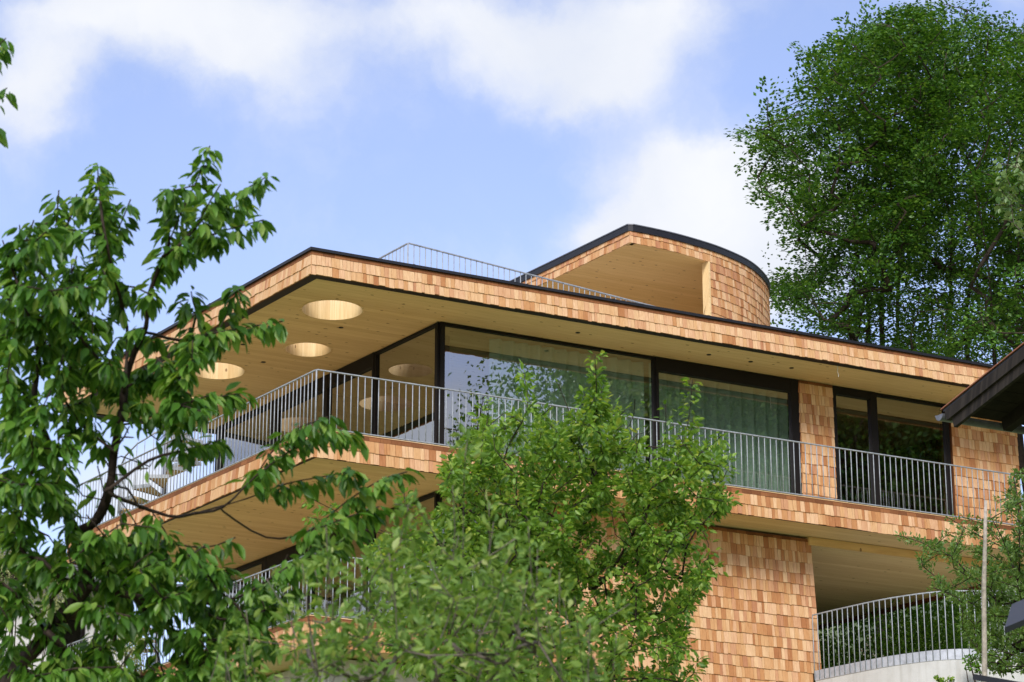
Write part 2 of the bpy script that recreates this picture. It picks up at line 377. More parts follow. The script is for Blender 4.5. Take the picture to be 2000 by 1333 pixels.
# plan data (metres in the a/b frame), heights above the eye
FB, FT = 13.958*S, 14.409*S             # roof fascia: underside and top
WS = FB+.03                             # soffit level
WF = 11.438*S                           # upper balcony floor
BB = 10.95*S                            # underside of the balcony band
LF = BB-2.72                            # lower floor
C0 = (-.31, -.29); RE, LE = 16.6, 9.95
holes = [((1.04, 1.42), .56), ((1.86, 3.77), .44), ((1.07, 5.83), .55), ((1.72, 8.25), .60)]
MET = lambda c, r, k: (lambda d: (c[0]+(MI@d)[0], c[1]+(MI@d)[1]))(np.array([r*math.cos(k), r*math.sin(k)]))
rings = [[MET(c, r, 2*math.pi*k/40) for k in range(40)] for c, r in holes]

# roof slab: upper sheet, edge backing, soffit, linings
ins = .045
rim = [(C0[0]+ins, C0[1]+ins), (RE-ins, C0[1]+ins), (RE-ins, LE-ins), (C0[0]+ins, LE-ins)]
roof = holed_sheet(rim, rings, FT-.03, 'roof', 'gravel', house, True)
roof['label'] = 'flat gravel roof deck behind the dark metal edge'
soff = holed_sheet([(C0[0]+.2, C0[1]+.2), (RE-.1, C0[1]+.2), (RE-.1, LE-.2), (C0[0]+.2, LE-.2)], rings, WS, 'soffit', 'soffit_wood', house, False)
def band(a0, b0, a1, b1, w0, w1, th):    # closed wall ring between outer (a0,b0,a1,b1) and inner
    m = MB(); o_ = [(a0, b0), (a1, b0), (a1, b1), (a0, b1)]; i_ = [(a0+th, b0+th), (a1-th, b0+th), (a1-th, b1-th), (a0+th, b1-th)]
    for k in range(4):
        j = (k+1) % 4; m.prism([o_[k], o_[j], i_[j], i_[k]], w0, w1)
    return m
fascia = band(C0[0]+.002, C0[1]+.002, RE, LE, FB, FT-.035, .04).build('fascia', 'shingle_edge', house)
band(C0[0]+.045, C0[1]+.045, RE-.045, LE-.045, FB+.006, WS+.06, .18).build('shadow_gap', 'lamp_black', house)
capm = band(C0[0]-.042, C0[1]-.042, RE+.03, LE+.03, FT-.052, FT, .13)
for k in range(8):
    a_ = 1.6+k*2.03; capm.prism([(a_, C0[1]-.046), (a_+.05, C0[1]-.046), (a_+.05, C0[1]+.06), (a_, C0[1]+.06)], FT-.056, FT+.004)
for k in range(4):
    b_ = 1.3+k*2.03; capm.prism([(C0[0]-.046, b_), (C0[0]+.06, b_), (C0[0]+.06, b_+.05), (C0[0]-.046, b_+.05)], FT-.056, FT+.004)
capm.build('roof_edge_cap', 'dark_metal', house)
for (c, r) in holes:
    m = MB(); n = 40; lo = [W3(*MET(c, r-.012, 2*math.pi*k/n), WS-.006) for k in range(n)]; hi = [W3(*MET(c, r-.012, 2*math.pi*k/n), FT+.05) for k in range(n)]
    lo2 = [W3(*MET(c, r+.03, 2*math.pi*k/n), WS-.006) for k in range(n)]; hi2 = [W3(*MET(c, r+.03, 2*math.pi*k/n), FT+.05) for k in range(n)]
    for k in range(n):
        j = (k+1) % n; m.add([lo[k], lo[j], hi[j], hi[k]], [(0, 1, 2, 3)]); m.add([lo2[k], lo2[j], hi2[j], hi2[k]], [(0, 1, 2, 3)]); m.add([hi[k], hi[j], hi2[j], hi2[k]], [(0, 1, 2, 3)]); m.add([lo[k], lo[j], lo2[j], lo2[k]], [(0, 1, 2, 3)])
    m.build('skylight_lining', 'lining_wood', house)
for x, y in [(666, 640), (474.5, 673), (514.5, 707.5), (1128.5, 650), (1384.5, 693), (1466, 706.7), (1546, 719)]:
    p = pxz(x, y, WS+H); m = MB(); n = 14
    m.hexa([p+np.array([.045*math.cos(2*math.pi*k/n), .045*math.sin(2*math.pi*k/n), -.006]) for k in range(n)], [p+np.array([.045*math.cos(2*math.pi*k/n), .045*math.sin(2*math.pi*k/n), .004]) for k in range(n)])
    m.build('downlight', 'lamp_black', soff)
p = pxz(1635, 713, WS+H); MB().tube([p, p+[.01, 0, -.08], p+[.0, .01, -.14], p+[.02, 0, -.20], p+[.015, 0, -.24]], [.006]*5, 5).build('loose_cable', 'cable_white', soff)
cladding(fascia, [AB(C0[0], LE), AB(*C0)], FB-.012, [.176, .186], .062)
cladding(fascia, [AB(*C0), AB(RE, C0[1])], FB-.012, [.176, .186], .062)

# balcony slab between the storeys, and the lower balcony
def slab(name, a0, b0, a1, b1, wtop, wbot, gap=True):
    s = MB().prism([(a0+.03, b0+.03), (a1, b0+.03), (a1, b1), (a0+.03, b1)], wbot+.03, wtop).build(name, 'soffit_wood', house)
    f = band(a0+.002, b0+.002, a1+.02, b1+.02, wbot, wtop-.02, .04).build('fascia', 'shingle_edge', house)
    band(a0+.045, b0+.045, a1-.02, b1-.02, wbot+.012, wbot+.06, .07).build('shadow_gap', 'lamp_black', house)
    return s, f
bal, bf = slab('balcony_slab', -.06, -.06, 16.2, 9.6, WF-.01, BB)
cladding(bf, [AB(-.06, 9.6), AB(-.06, -.06)], BB-.012, [.205, .205], .07)
cladding(bf, [AB(-.06, -.06), AB(16.2, -.06)], BB-.012, [.205, .205], .07)
lowbal, lf = slab('lower_balcony_slab', -.06, -.06, 4.9, 9.6, LF-.01, LF-.52)
cladding(lf, [AB(-.06, 9.6), AB(-.06, -.06)], LF-.535, [.205, .205], .07)
cladding(lf, [AB(-.06, -.06), AB(4.9, -.06)], LF-.535, [.205, .205], .07)
# lower ceiling step over the terrace
MB().prism([(10.8, .98), (16.1, .98), (16.1, 7.4), (10.8, 7.4)], BB-.13, BB+.02).build('terrace_ceiling', 'soffit_wood', house)
MB().prism([(10.8, .93), (16.1, .93), (16.1, .975), (10.8, .975)], BB-.135, BB+.02).build('beam', 'ceiling_wood', house)
MB().prism([(16.02, .98), (16.12, .98), (16.12, 7.4), (16.02, 7.4)], BB-.2, BB-.02).build('ceiling_edge_board', 'shingle_edge', house)

# walls of the storeys (rooms behind the glass)
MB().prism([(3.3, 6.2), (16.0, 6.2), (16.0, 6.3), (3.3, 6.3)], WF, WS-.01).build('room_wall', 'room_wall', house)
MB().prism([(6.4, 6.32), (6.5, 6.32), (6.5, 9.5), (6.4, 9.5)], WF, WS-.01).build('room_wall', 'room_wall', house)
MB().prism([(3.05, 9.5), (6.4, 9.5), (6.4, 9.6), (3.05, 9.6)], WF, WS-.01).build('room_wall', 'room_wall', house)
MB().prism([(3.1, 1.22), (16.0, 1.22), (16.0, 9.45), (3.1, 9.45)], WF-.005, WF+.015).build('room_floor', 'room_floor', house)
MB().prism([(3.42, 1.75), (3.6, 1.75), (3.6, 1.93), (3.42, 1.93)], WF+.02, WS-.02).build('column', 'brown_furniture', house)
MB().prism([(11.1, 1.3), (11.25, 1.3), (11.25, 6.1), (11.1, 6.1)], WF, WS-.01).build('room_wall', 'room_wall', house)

def window(p0, p1, w0, w1, head=.07, jl=.06, jr=.06, sill=.06, depth=.09, parent=house):
    """glazed opening from plan point p0 to p1; frame mesh with a pane under it"""
    a, b = AB(*p0), AB(*p1); t = b-a; L = np.linalg.norm(t); t /= L; n = np.array([t[1], -t[0]])
    def blk(m, s0, s1, z0, z1, d0, d1):
        q = lambda s, d: a+t*s+n*d
        ring = [q(s0, d0), q(s1, d0), q(s1, d1), q(s0, d1)]
        m.hexa([(*r, z0+H) for r in ring], [(*r, z1+H) for r in ring])
    m = MB(); h = depth/2
    blk(m, 0, jl, w0, w1, -h, h); blk(m, L-jr, L, w0, w1, -h, h)
    blk(m, jl, L-jr, w1-head, w1, -h+.004, h-.004); blk(m, jl, L-jr, w0, w0+sill, -h+.004, h-.004)
    f = m.build('window', 'frame', parent)
    m = MB(); blk(m, jl-.01, L-jr+.01, w0+sill-.01, w1-head+.01, -.004, .004); 
    # a single sheet: outer face only
    g = MB(); q = lambda s: a+t*s; g.add([(*q(jl-.01), w0+sill-.01+H), (*q(L-jr+.01), w0+sill-.01+H), (*q(L-jr+.01), w1-head+.01+H), (*q(jl-.01), w1-head+.01+H)], [(0, 1, 2, 3)])
    g.build('pane', 'glass', f)
    return f
W1 = WS-.012
window((3.02, 1.13), (7.56, 1.13), WF, W1, .05, .09, .05)
window((7.56, 1.13), (10.84, 1.13), WF, W1, .27, .06, .22, .1, .12)
window((11.56, 1.13), (12.62, 1.13), WF, W1, .16, .12, .12, .1, .12)
window((12.62, 1.13), (14.42, 1.13), WF, W1, .06, .05, .10, .08)
def v_at(xpix):        # where the left glazing crosses an image column
    lo, hi = 1.13, 12.
    for _ in range(50):
        mid = (lo+hi)/2
        if project(W3(3.02, mid, WS))[0] > xpix: lo = mid
        else: hi = mid
    return lo
va, vb, vc = v_at(735), v_at(640), v_at(535)
window((3.02, va), (3.02, 1.13), WF, W1, .05, .06, .09)
window((3.02, vb), (3.02, va), WF, W1, .27, .09, .06, .1, .12)
window((3.02, vc), (3.02, vb), WF, W1, .27, .22, .06, .1, .12)
window((3.02, 9.56), (3.02, vc), WF, W1, .08, .2, .06, .1, .12)
# lower storey glazing
LS = BB+.018
window((3.02, 1.13), (5.0, 1.13), LF, LS, .08)
for b0, b1, hd in ((1.13, 3.4, .06), (3.4, 5.6, .25), (5.6, 7.4, .25), (7.4, 9.5, .08)): window((3.02, b1), (3.02, b0), LF, LS, hd, .12, .06)
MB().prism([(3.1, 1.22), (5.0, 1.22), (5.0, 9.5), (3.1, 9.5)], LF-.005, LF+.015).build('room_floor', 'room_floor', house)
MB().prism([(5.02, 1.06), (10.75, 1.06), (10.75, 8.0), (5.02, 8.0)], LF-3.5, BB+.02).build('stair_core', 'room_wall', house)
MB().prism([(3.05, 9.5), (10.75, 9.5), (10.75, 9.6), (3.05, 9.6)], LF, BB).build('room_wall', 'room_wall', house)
MB().prism([(.8, .8), (4.95, .8), (4.95, 9.4), (.8, 9.4)], LF-5.5, LF-.53).build('base_wall', 'concrete', house)
MB().prism([(-.25, 9.62), (3.0, 9.62), (3.0, 9.74), (-.25, 9.74)], LF-.5, LF-.1).build('end_wall', 'concrete', house)

# curtains, pleated
def curtain(a0, a1):
    m = MB(); n = int((a1-a0)/.022); prev = None; ph = random.random()*6
    for i in range(n+1):
        a = a0+(a1-a0)*i/n; ph += random.uniform(.35, .65); d = 1.42+.055*math.sin(ph)
        cur = (W3(a, d, WF+.03), W3(a, d, WS-.05))
        if prev: m.add([prev[0], cur[0], cur[1], prev[1]], [(0, 1, 2, 3)])
        prev = cur
    m.build('curtain', 'curtain', house, True)
curtain(4.25, 7.5); curtain(7.62, 10.75)

# shingled pier, end wall and lower wall panel
pier = MB().prism([(10.86, 1.09), (11.54, 1.09), (11.54, 1.4), (10.86, 1.4)], WF, WS-.015).build('pier', 'shingle_edge', house)
rows = [.203]*13
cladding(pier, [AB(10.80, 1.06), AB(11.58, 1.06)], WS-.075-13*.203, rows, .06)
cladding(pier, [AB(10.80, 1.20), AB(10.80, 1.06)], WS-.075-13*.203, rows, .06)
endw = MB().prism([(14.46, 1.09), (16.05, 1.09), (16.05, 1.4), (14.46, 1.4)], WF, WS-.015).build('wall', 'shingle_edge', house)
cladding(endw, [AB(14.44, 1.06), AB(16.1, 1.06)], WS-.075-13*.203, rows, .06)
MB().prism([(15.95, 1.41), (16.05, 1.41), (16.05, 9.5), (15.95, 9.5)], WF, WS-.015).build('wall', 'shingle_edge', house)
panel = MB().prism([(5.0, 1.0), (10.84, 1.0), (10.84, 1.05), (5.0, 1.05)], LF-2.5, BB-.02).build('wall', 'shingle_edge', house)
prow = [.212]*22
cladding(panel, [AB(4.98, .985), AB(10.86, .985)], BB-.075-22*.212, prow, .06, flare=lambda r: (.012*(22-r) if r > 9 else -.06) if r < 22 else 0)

# ---- tower on the roof
TT, TB = 18.63, 18.25
curve = [(9.02, 3.9), (9.46, 3.905), (10.15, 3.96), (10.93, 4.10), (11.52, 4.26), (12.26, 4.55), (12.86, 4.90), (13.49, 5.40), (13.96, 5.92), (14.3, 6.55), (14.42, 7.3), (14.2, 8.3), (13.6, 9.1), (12.6, 9.6)]
def catmull(P, n=5):
    P = [np.array(p, float) for p in P]; out = []
    for i in range(len(P)-1):
        p0, p1, p2, p3 = P[max(i-1, 0)], P[i], P[i+1], P[min(i+2, len(P)-1)]
        for k in range(n):
            t = k/n; out.append(.5*((2*p1)+(-p0+p2)*t+(2*p0-5*p1+4*p2-p3)*t*t+(-p0+3*p1-3*p2+p3)*t**3))
    return out+[P[-1]]
cv = catmull(curve); farL = np.array([9.02, 9.7])
outline = [farL]+cv+[np.array([11.0, 9.75])]
def offset(poly, d):           # inward offset of a plan polygon given in a/b (clockwise, outer side right of travel)
    W = [AB(*p) for p in poly]; n = len(W); res = []
    for i in range(n):
        t = W[(i+1) % n]-W[i-1]; t /= np.linalg.norm(t); res.append(to_ab(W[i]+np.array([-t[1], t[0]])*d))
    return res
i1 = offset(outline, .02); i2 = offset(outline, .14)
# roof disc and cap
m = MB(); m.prism(offset(outline, .12), TT-.16, TT-.03); troof = m.build('tower_roof', 'ceiling_wood', house)
def ring_band(po, pi, w0, w1):
    m = MB(); n = len(po)
    for k in range(n-1): m.prism([po[k], po[k+1], pi[k+1], pi[k]], w0, w1)
    m.prism([po[-1], po[0], pi[0], pi[-1]], w0, w1); return m
ring_band(offset(outline, -.04), offset(outline, .10), TT-.13, TT).build('tower_roof_cap', 'dark_metal', house)
ring_band(offset(outline, -.055), offset(outline, .02), TT+.002, TT+.022).build('roof_flashing', 'gutter_metal', house)
tfas = ring_band(i1, i2, TB, TT-.132).build('tower_fascia', 'ceiling_wood', house)
MB().prism(offset(outline, .06), TB+.012, TB+.05).build('tower_ceiling', 'ceiling_wood', house)
# curved wall beyond the opening
A_OP = 11.12
k0 = next(i for i, p in enumerate(cv) if p[0] > A_OP)
wallpts = [np.array([A_OP, np.interp(A_OP, [p[0] for p in cv[:30]], [p[1] for p in cv[:30]])])]+cv[k0:]
def strip_wall(ptsab, w0, w1, th, name, mat):
    W = [AB(*p) for p in ptsab]; m = MB()
    nn = []
    for i in range(len(W)):
        t = W[min(i+1, len(W)-1)]-W[max(i-1, 0)]; t /= np.linalg.norm(t); nn.append(np.array([-t[1], t[0]]))
    for i in range(len(W)-1):
        r = [W[i]+nn[i]*.02, W[i+1]+nn[i+1]*.02, W[i+1]+nn[i+1]*th, W[i]+nn[i]*th]
        m.hexa([(*q, w0+H) for q in r], [(*q, w1+H) for q in r])
    return m.build(name, mat, house)
twall = strip_wall(wallpts, FT-.02, TB, .16, 'tower_wall', 'ceiling_wood')
jb = AB(*wallpts[0]); tj = AB(*wallpts[1])-jb; tj /= np.linalg.norm(tj); nj = np.array([-tj[1], tj[0]])
m = MB(); r = [jb-tj*.05-nj*.02, jb-tj*.003-nj*.02, jb-tj*.003+nj*.17, jb-tj*.05+nj*.17]; m.hexa([(*q, FT-.02+H) for q in r], [(*q, TB-.002+H) for q in r]); m.build('jamb_board', 'soffit_wood', house)
MB().prism([(9.3, 9.3), (13.0, 9.3), (13.0, 9.45), (9.3, 9.45)], FT-.02, TB).build('tower_back_wall', 'ceiling_wood', house)
cladding(tfas, [AB(*farL), AB(9.02, 3.9)], TB-.008, [.165], .108)
full = [AB(*p) for p in cv]
s_open = path_len([AB(*p) for p in cv if p[0] <= A_OP])
trow = [.186]*15
cladding(twall, [AB(*p) for p in wallpts], TB-.008-.186*15, trow)
cladding(tfas, full, TB-.008, [.165], 0)
cladding(tfas, full, TB-.008+.165, [.105], 0)
cladding(tfas, [AB(*farL), AB(9.02, 3.9)], TB-.008+.165, [.105], 0)
SH = [s for s in SH if not (s[0] is tfas and s[3])]

# ---- railings
BAL = None
def railing(parent, pts, wbase, h, step=.13, bottom=True, drop=0, name='railing', cat=None):
    """pts in a/b; handrail mesh with bottom rail and one object per baluster"""
    global BAL
    W = [AB(*p) for p in pts]; m = MB()
    for i in range(len(W)-1): m.bar((*W[i], wbase+h-.01+H), (*W[i+1], wbase+h-.01+H), .038, .019)
    r = m.build(name, 'galvanised', parent)
    if bottom:
        m = MB()
        for i in range(len(W)-1): m.bar((*W[i], wbase+.02+H), (*W[i+1], wbase+.02+H), .036, .018)
        m.build('bottom_rail', 'galvanised', r)
    if BAL is None:
        mm = MB(); n = 8; mm.hexa([(.0088*math.cos(2*math.pi*k/n), .0088*math.sin(2*math.pi*k/n), 0) for k in range(n)], [(.0088*math.cos(2*math.pi*k/n), .0088*math.sin(2*math.pi*k/n), 1) for k in range(n)]); BAL = mm.mesh('baluster', 'galvanised', True)
    total = path_len(W); n = max(2, round(total/step))
    for i in range(n+1):
        c, t = path_at(W, total*i/n); o = link('baluster', BAL, r)
        o.matrix_basis = Matrix.Translation((c[0], c[1], wbase-drop+H)) @ Matrix.Diagonal((1, 1, h+drop-.012, 1))
    return r
railing(house, [(0, 0), (15.9, 0)], WF, 1.06)
railing(house, [(0, 9.5), (0, .02)], WF, 1.06)
railing(house, [(0, 9.5), (0, .02)], LF, 1.06)
railing(house, [(0, 0), (4.85, 0)], LF, 1.06)
railing(house, [(2.2, .85), (8.3, 1.9)], FT, .87)
railing(house, [(2.2, 5.0), (2.2, .87)], FT, .87)

# ---- shingles: the 300 that show largest are objects of their own, the rest one part
unit = MB().hexa([(-.5, 0, 0), (.5, 0, 0), (.5, 1, 0), (-.5, 1, 0)], [(-.5, 0, 1), (.5, 0, 1), (.5, .18, 1), (-.5, .18, 1)])
unit_me = {e: unit.mesh('shingle', mt) for e, mt in ((False, 'shingle'), (True, 'shingle_edge'))}
def in_poly(x, y, poly):
    c = False; j = len(poly)-1
    for i in range(len(poly)):
        if (poly[i][1] > y) != (poly[j][1] > y) and x < (poly[j][0]-poly[i][0])*(y-poly[i][1])/(poly[j][1]-poly[i][1])+poly[i][0]: c = not c
        j = i
    return c
HID = [[(0, 300), (460, 300), (520, 640), (700, 850), (800, 940), (850, 900), (1150, 740), (1440, 960), (1400, 1100), (1330, 1333), (0, 1333)], [(1845, 830), (2000, 690), (2000, 860), (1860, 850)], [(1760, 1050), (1850, 940), (2000, 900), (2000, 1333), (1880, 1333)]]
def shown(M):
    pts = [project(M @ Vector(c)) for c in ((-.5, .5, 0), (.5, .5, 0), (.5, .2, 1), (-.5, .2, 1))]
    cx = sum(p[0] for p in pts)/4; cy = sum(p[1] for p in pts)/4
    if not (0 < cx < 2000 and 0 < cy < 1333) or any(in_poly(cx, cy, q) for q in HID): return 0
    nrm = np.array(M.col[1][:3]); 
    if nrm @ (np.array(M.translation)-CAM) > 0: return 0
    x = [p[0] for p in pts]; y = [p[1] for p in pts]
    return abs(sum(x[i]*y[i-1]-x[i-1]*y[i] for i in range(4)))/2
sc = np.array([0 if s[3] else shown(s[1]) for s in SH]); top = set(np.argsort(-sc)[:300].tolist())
uv_ = np.array([tuple(v) for v in unit.v]); uf = np.array([f for f in unit.f if len(f) == 4])
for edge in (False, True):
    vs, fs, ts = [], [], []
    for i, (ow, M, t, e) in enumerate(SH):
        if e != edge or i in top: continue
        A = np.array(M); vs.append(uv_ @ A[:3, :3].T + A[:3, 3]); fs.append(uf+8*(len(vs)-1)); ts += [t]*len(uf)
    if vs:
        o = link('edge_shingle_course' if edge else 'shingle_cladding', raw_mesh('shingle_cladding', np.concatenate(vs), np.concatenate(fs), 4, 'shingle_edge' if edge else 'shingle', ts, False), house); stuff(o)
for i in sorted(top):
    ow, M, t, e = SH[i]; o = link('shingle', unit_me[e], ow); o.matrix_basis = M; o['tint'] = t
print('shingles', len(SH))

# ------------------------------------------------------------------ terrace with curved railing
TH_ = 10.077
tp = [(1587.6, 1202), (1647.5, 1188), (1734.4, 1169.6), (1828, 1156.7), (1899, 1154.6), (1969, 1155.7), (2040, 1160), (2120, 1167)]
tab = [tuple(to_ab(pxz(x, y, TH_+H))) for x, y in tp]; tc = catmull(tab, 5)
terr = thing('concrete_terrace', 'curved pale concrete terrace wall with steel skirt and baluster railing beside shingled wall', 'terrace', (*AB(12, 1), 7.5))
zt = TH_-1.06-.19
outer = [p for p in tc]
def wallband(pts, w0, w1, d0, d1, name, mat, parent):
    W = [AB(*p) for p in pts]; m = MB(); nn = []
    for i in range(len(W)):
        t = W[min(i+1, len(W)-1)]-W[max(i-1, 0)]; t /= np.linalg.norm(t); nn.append(np.array([t[1], -t[0]]))
    for i in range(len(W)-1):
        r = [W[i]+nn[i]*d0, W[i+1]+nn[i+1]*d0, W[i+1]+nn[i+1]*d1, W[i]+nn[i]*d1]; m.hexa([(*q, w0+H) for q in r], [(*q, w1+H) for q in r])
    return m.build(name, mat, parent)
# front side of travel faces the camera on the right
wallband(outer, zt-4.5, zt, -.25, -.005, 'retaining_wall', 'concrete', terr)
wallband(outer, zt-.004, zt+.185, -.006, .004, 'steel_skirt', 'galvanised_sheet', terr)
floor_pts = [tuple(to_ab(AB(*p)+np.array([.05, .24]))) for p in outer if p[0] < 13.2]+[(16.9, -1.5), (16.9, 7.4), (10.9, 7.4)]
MB().prism(floor_pts, zt-.2, zt-.02).build('terrace_floor', 'gravel', terr)
m = MB(); Wt = [AB(*p) for p in outer]; 
for i in range(len(Wt)-1): m.bar((*Wt[i], TH_+H), (*Wt[i+1], TH_+H), .038, .02)
tr = m.build('railing', 'galvanised', terr)
tot = path_len(Wt); nb = round(tot/.13)
for i in range(nb+1):
    c, t = path_at(Wt, tot*i/nb); n_ = np.array([t[1], -t[0]])*.012; o = link('baluster', BAL, tr); o.matrix_basis = Matrix.Translation((c[0]+n_[0], c[1]+n_[1], zt+.01+H)) @ Matrix.Diagonal((1, 1, TH_-zt-.02, 1))

# ------------------------------------------------------------------ spiral stair at the far end of the balcony
pc = px(324, 880, 55.5)
stair = thing('spiral_staircase', 'grey steel spiral staircase with wooden treads behind the balcony end', 'staircase', (pc[0], pc[1], 9.0))
MB().tube([(pc[0], pc[1], 9.0), (pc[0], pc[1], 18.2)], [.05, .05], 10).build('post', 'gutter_metal', stair)
hel = []
for i in range(26):
    z = 12.2+i*.2; a0 = 4.72+i*.42-18*.42; rr = .95
    q = lambda r, a, zz: (pc[0]+r*math.cos(a), pc[1]+r*math.sin(a), zz)
    t = MB().hexa([q(.05, a0-.2, z), q(rr, a0-.23, z), q(rr, a0+.23, z), q(.05, a0+.2, z)], [q(.05, a0-.2, z+.035), q(rr, a0-.23, z+.035), q(rr, a0+.23, z+.035), q(.05, a0+.2, z+.035)]).build('tread', 'soffit_wood', stair)
    m = MB(); m.bar(q(rr+.004, a0-.235, z+.025), q(rr+.004, a0+.235, z+.025), .012, .08); m.bar(q(.05, a0-.24, z+.025), q(rr, a0-.245, z+.025), .012, .08); m.build('tread_edge', 'galvanised', t)
    for k in (-.15, .06):
        o = link('baluster', BAL, stair); o.matrix_parent_inverse = Matrix.Translation(-stair.location); o.matrix_basis = Matrix.Translation(q(rr+.01, a0+k, z)) @ Matrix.Diagonal((1, 1, 1.02, 1))
    hel += [q(rr+.01, a0-.15, z+.98), q(rr+.01, a0+.06, z+1.06)]
MB().tube(hel, [.02]*len(hel), 6).build('handrail', 'galvanised', stair)

# ------------------------------------------------------------------ neighbouring buildings
def neighbour():
    d = 56.
    e0 = px(-60, 1098, d); e1 = px(336, 1148, d+3); zc = (e0[2]+e1[2])/2; e0[2] = e1[2] = zc
    ex = e1-e0; ex /= np.linalg.norm(ex); ny = np.array([-ex[1], ex[0], 0])
    nb = thing('neighbour_house', 'white plastered house with grey tiled roof seen through the cherry branches', 'house', (*(e0+ex*3+ny*4)[:2], 7.5))
    up = ny*math.cos(.45)+np.array([0, 0, 1])*math.sin(.45)
    q = lambda s, r, k=0: e0+ex*s+up*r+np.cross(ex, up)*k
    L = np.linalg.norm(e1-e0)
    rf = MB().hexa([q(-2, 0, 0), q(L, 0, 0), q(L, 1.15, 0), q(-2, 1.15, 0)], [q(-2, 0, .1), q(L, 0, .1), q(L, 1.15, .1), q(-2, 1.15, .1)]).build('roof', 'old_timber', nb)
    mm = MB().hexa([(-.14, 0, 0), (.14, 0, 0), (.14, .30, 0), (-.14, .30, 0)], [(-.14, 0, .035), (.14, 0, .035), (.14, .30, .012), (-.14, .30, .012)]); tme = mm.mesh('roof_tile', 'roof_tile', False)
    nrm = np.cross(ex, up)
    for r in range(4):
        for c in range(int((L+2)/.3)):
            p0 = q(-1.85+c*.3+(.15 if r % 2 else 0), r*.27+.02, .105+.004*(r % 2)); o = link('roof_tile', tme, rf)
            o.matrix_basis = Matrix(((ex[0], up[0], nrm[0], p0[0]), (ex[1], up[1], nrm[1], p0[1]), (ex[2], up[2], nrm[2], p0[2]), (0, 0, 0, 1)))
    m = MB(); m.tube([q(-2.1, -.08, .0), q(L+.05, -.08, .0)], [.075, .075], 8); m.build('gutter', 'galvanised', nb)
    w0 = e0+ny*.75
    def wblk(s0, s1, z0, z1, d0, d1, name, mat, par):
        b = [w0+ex*s0+ny*d0, w0+ex*s1+ny*d0, w0+ex*s1+ny*d1, w0+ex*s0+ny*d1]
        return MB().hexa([(p[0], p[1], z0) for p in b], [(p[0], p[1], z1) for p in b]).build(name, mat, par)
    wblk(-1.5, L-.7, 7.5, zc+.30, 0, .5, 'wall', 'plaster', nb)
    wn = wblk(2.4, 3.3, zc-1.7, zc-.5, -.05, -.003, 'window', 'frame', nb); wblk(2.5, 3.2, zc-1.6, zc-.6, -.06, -.052, 'pane', 'glass', wn)
    wblk(-1.5, L-.7, zc-.12, zc+.02, -.6, -.02, 'eave_board', 'old_timber', nb)
mat_plain('roof_tile', (.11, .105, .11), .6, .5, 0, .3, 4)
neighbour()

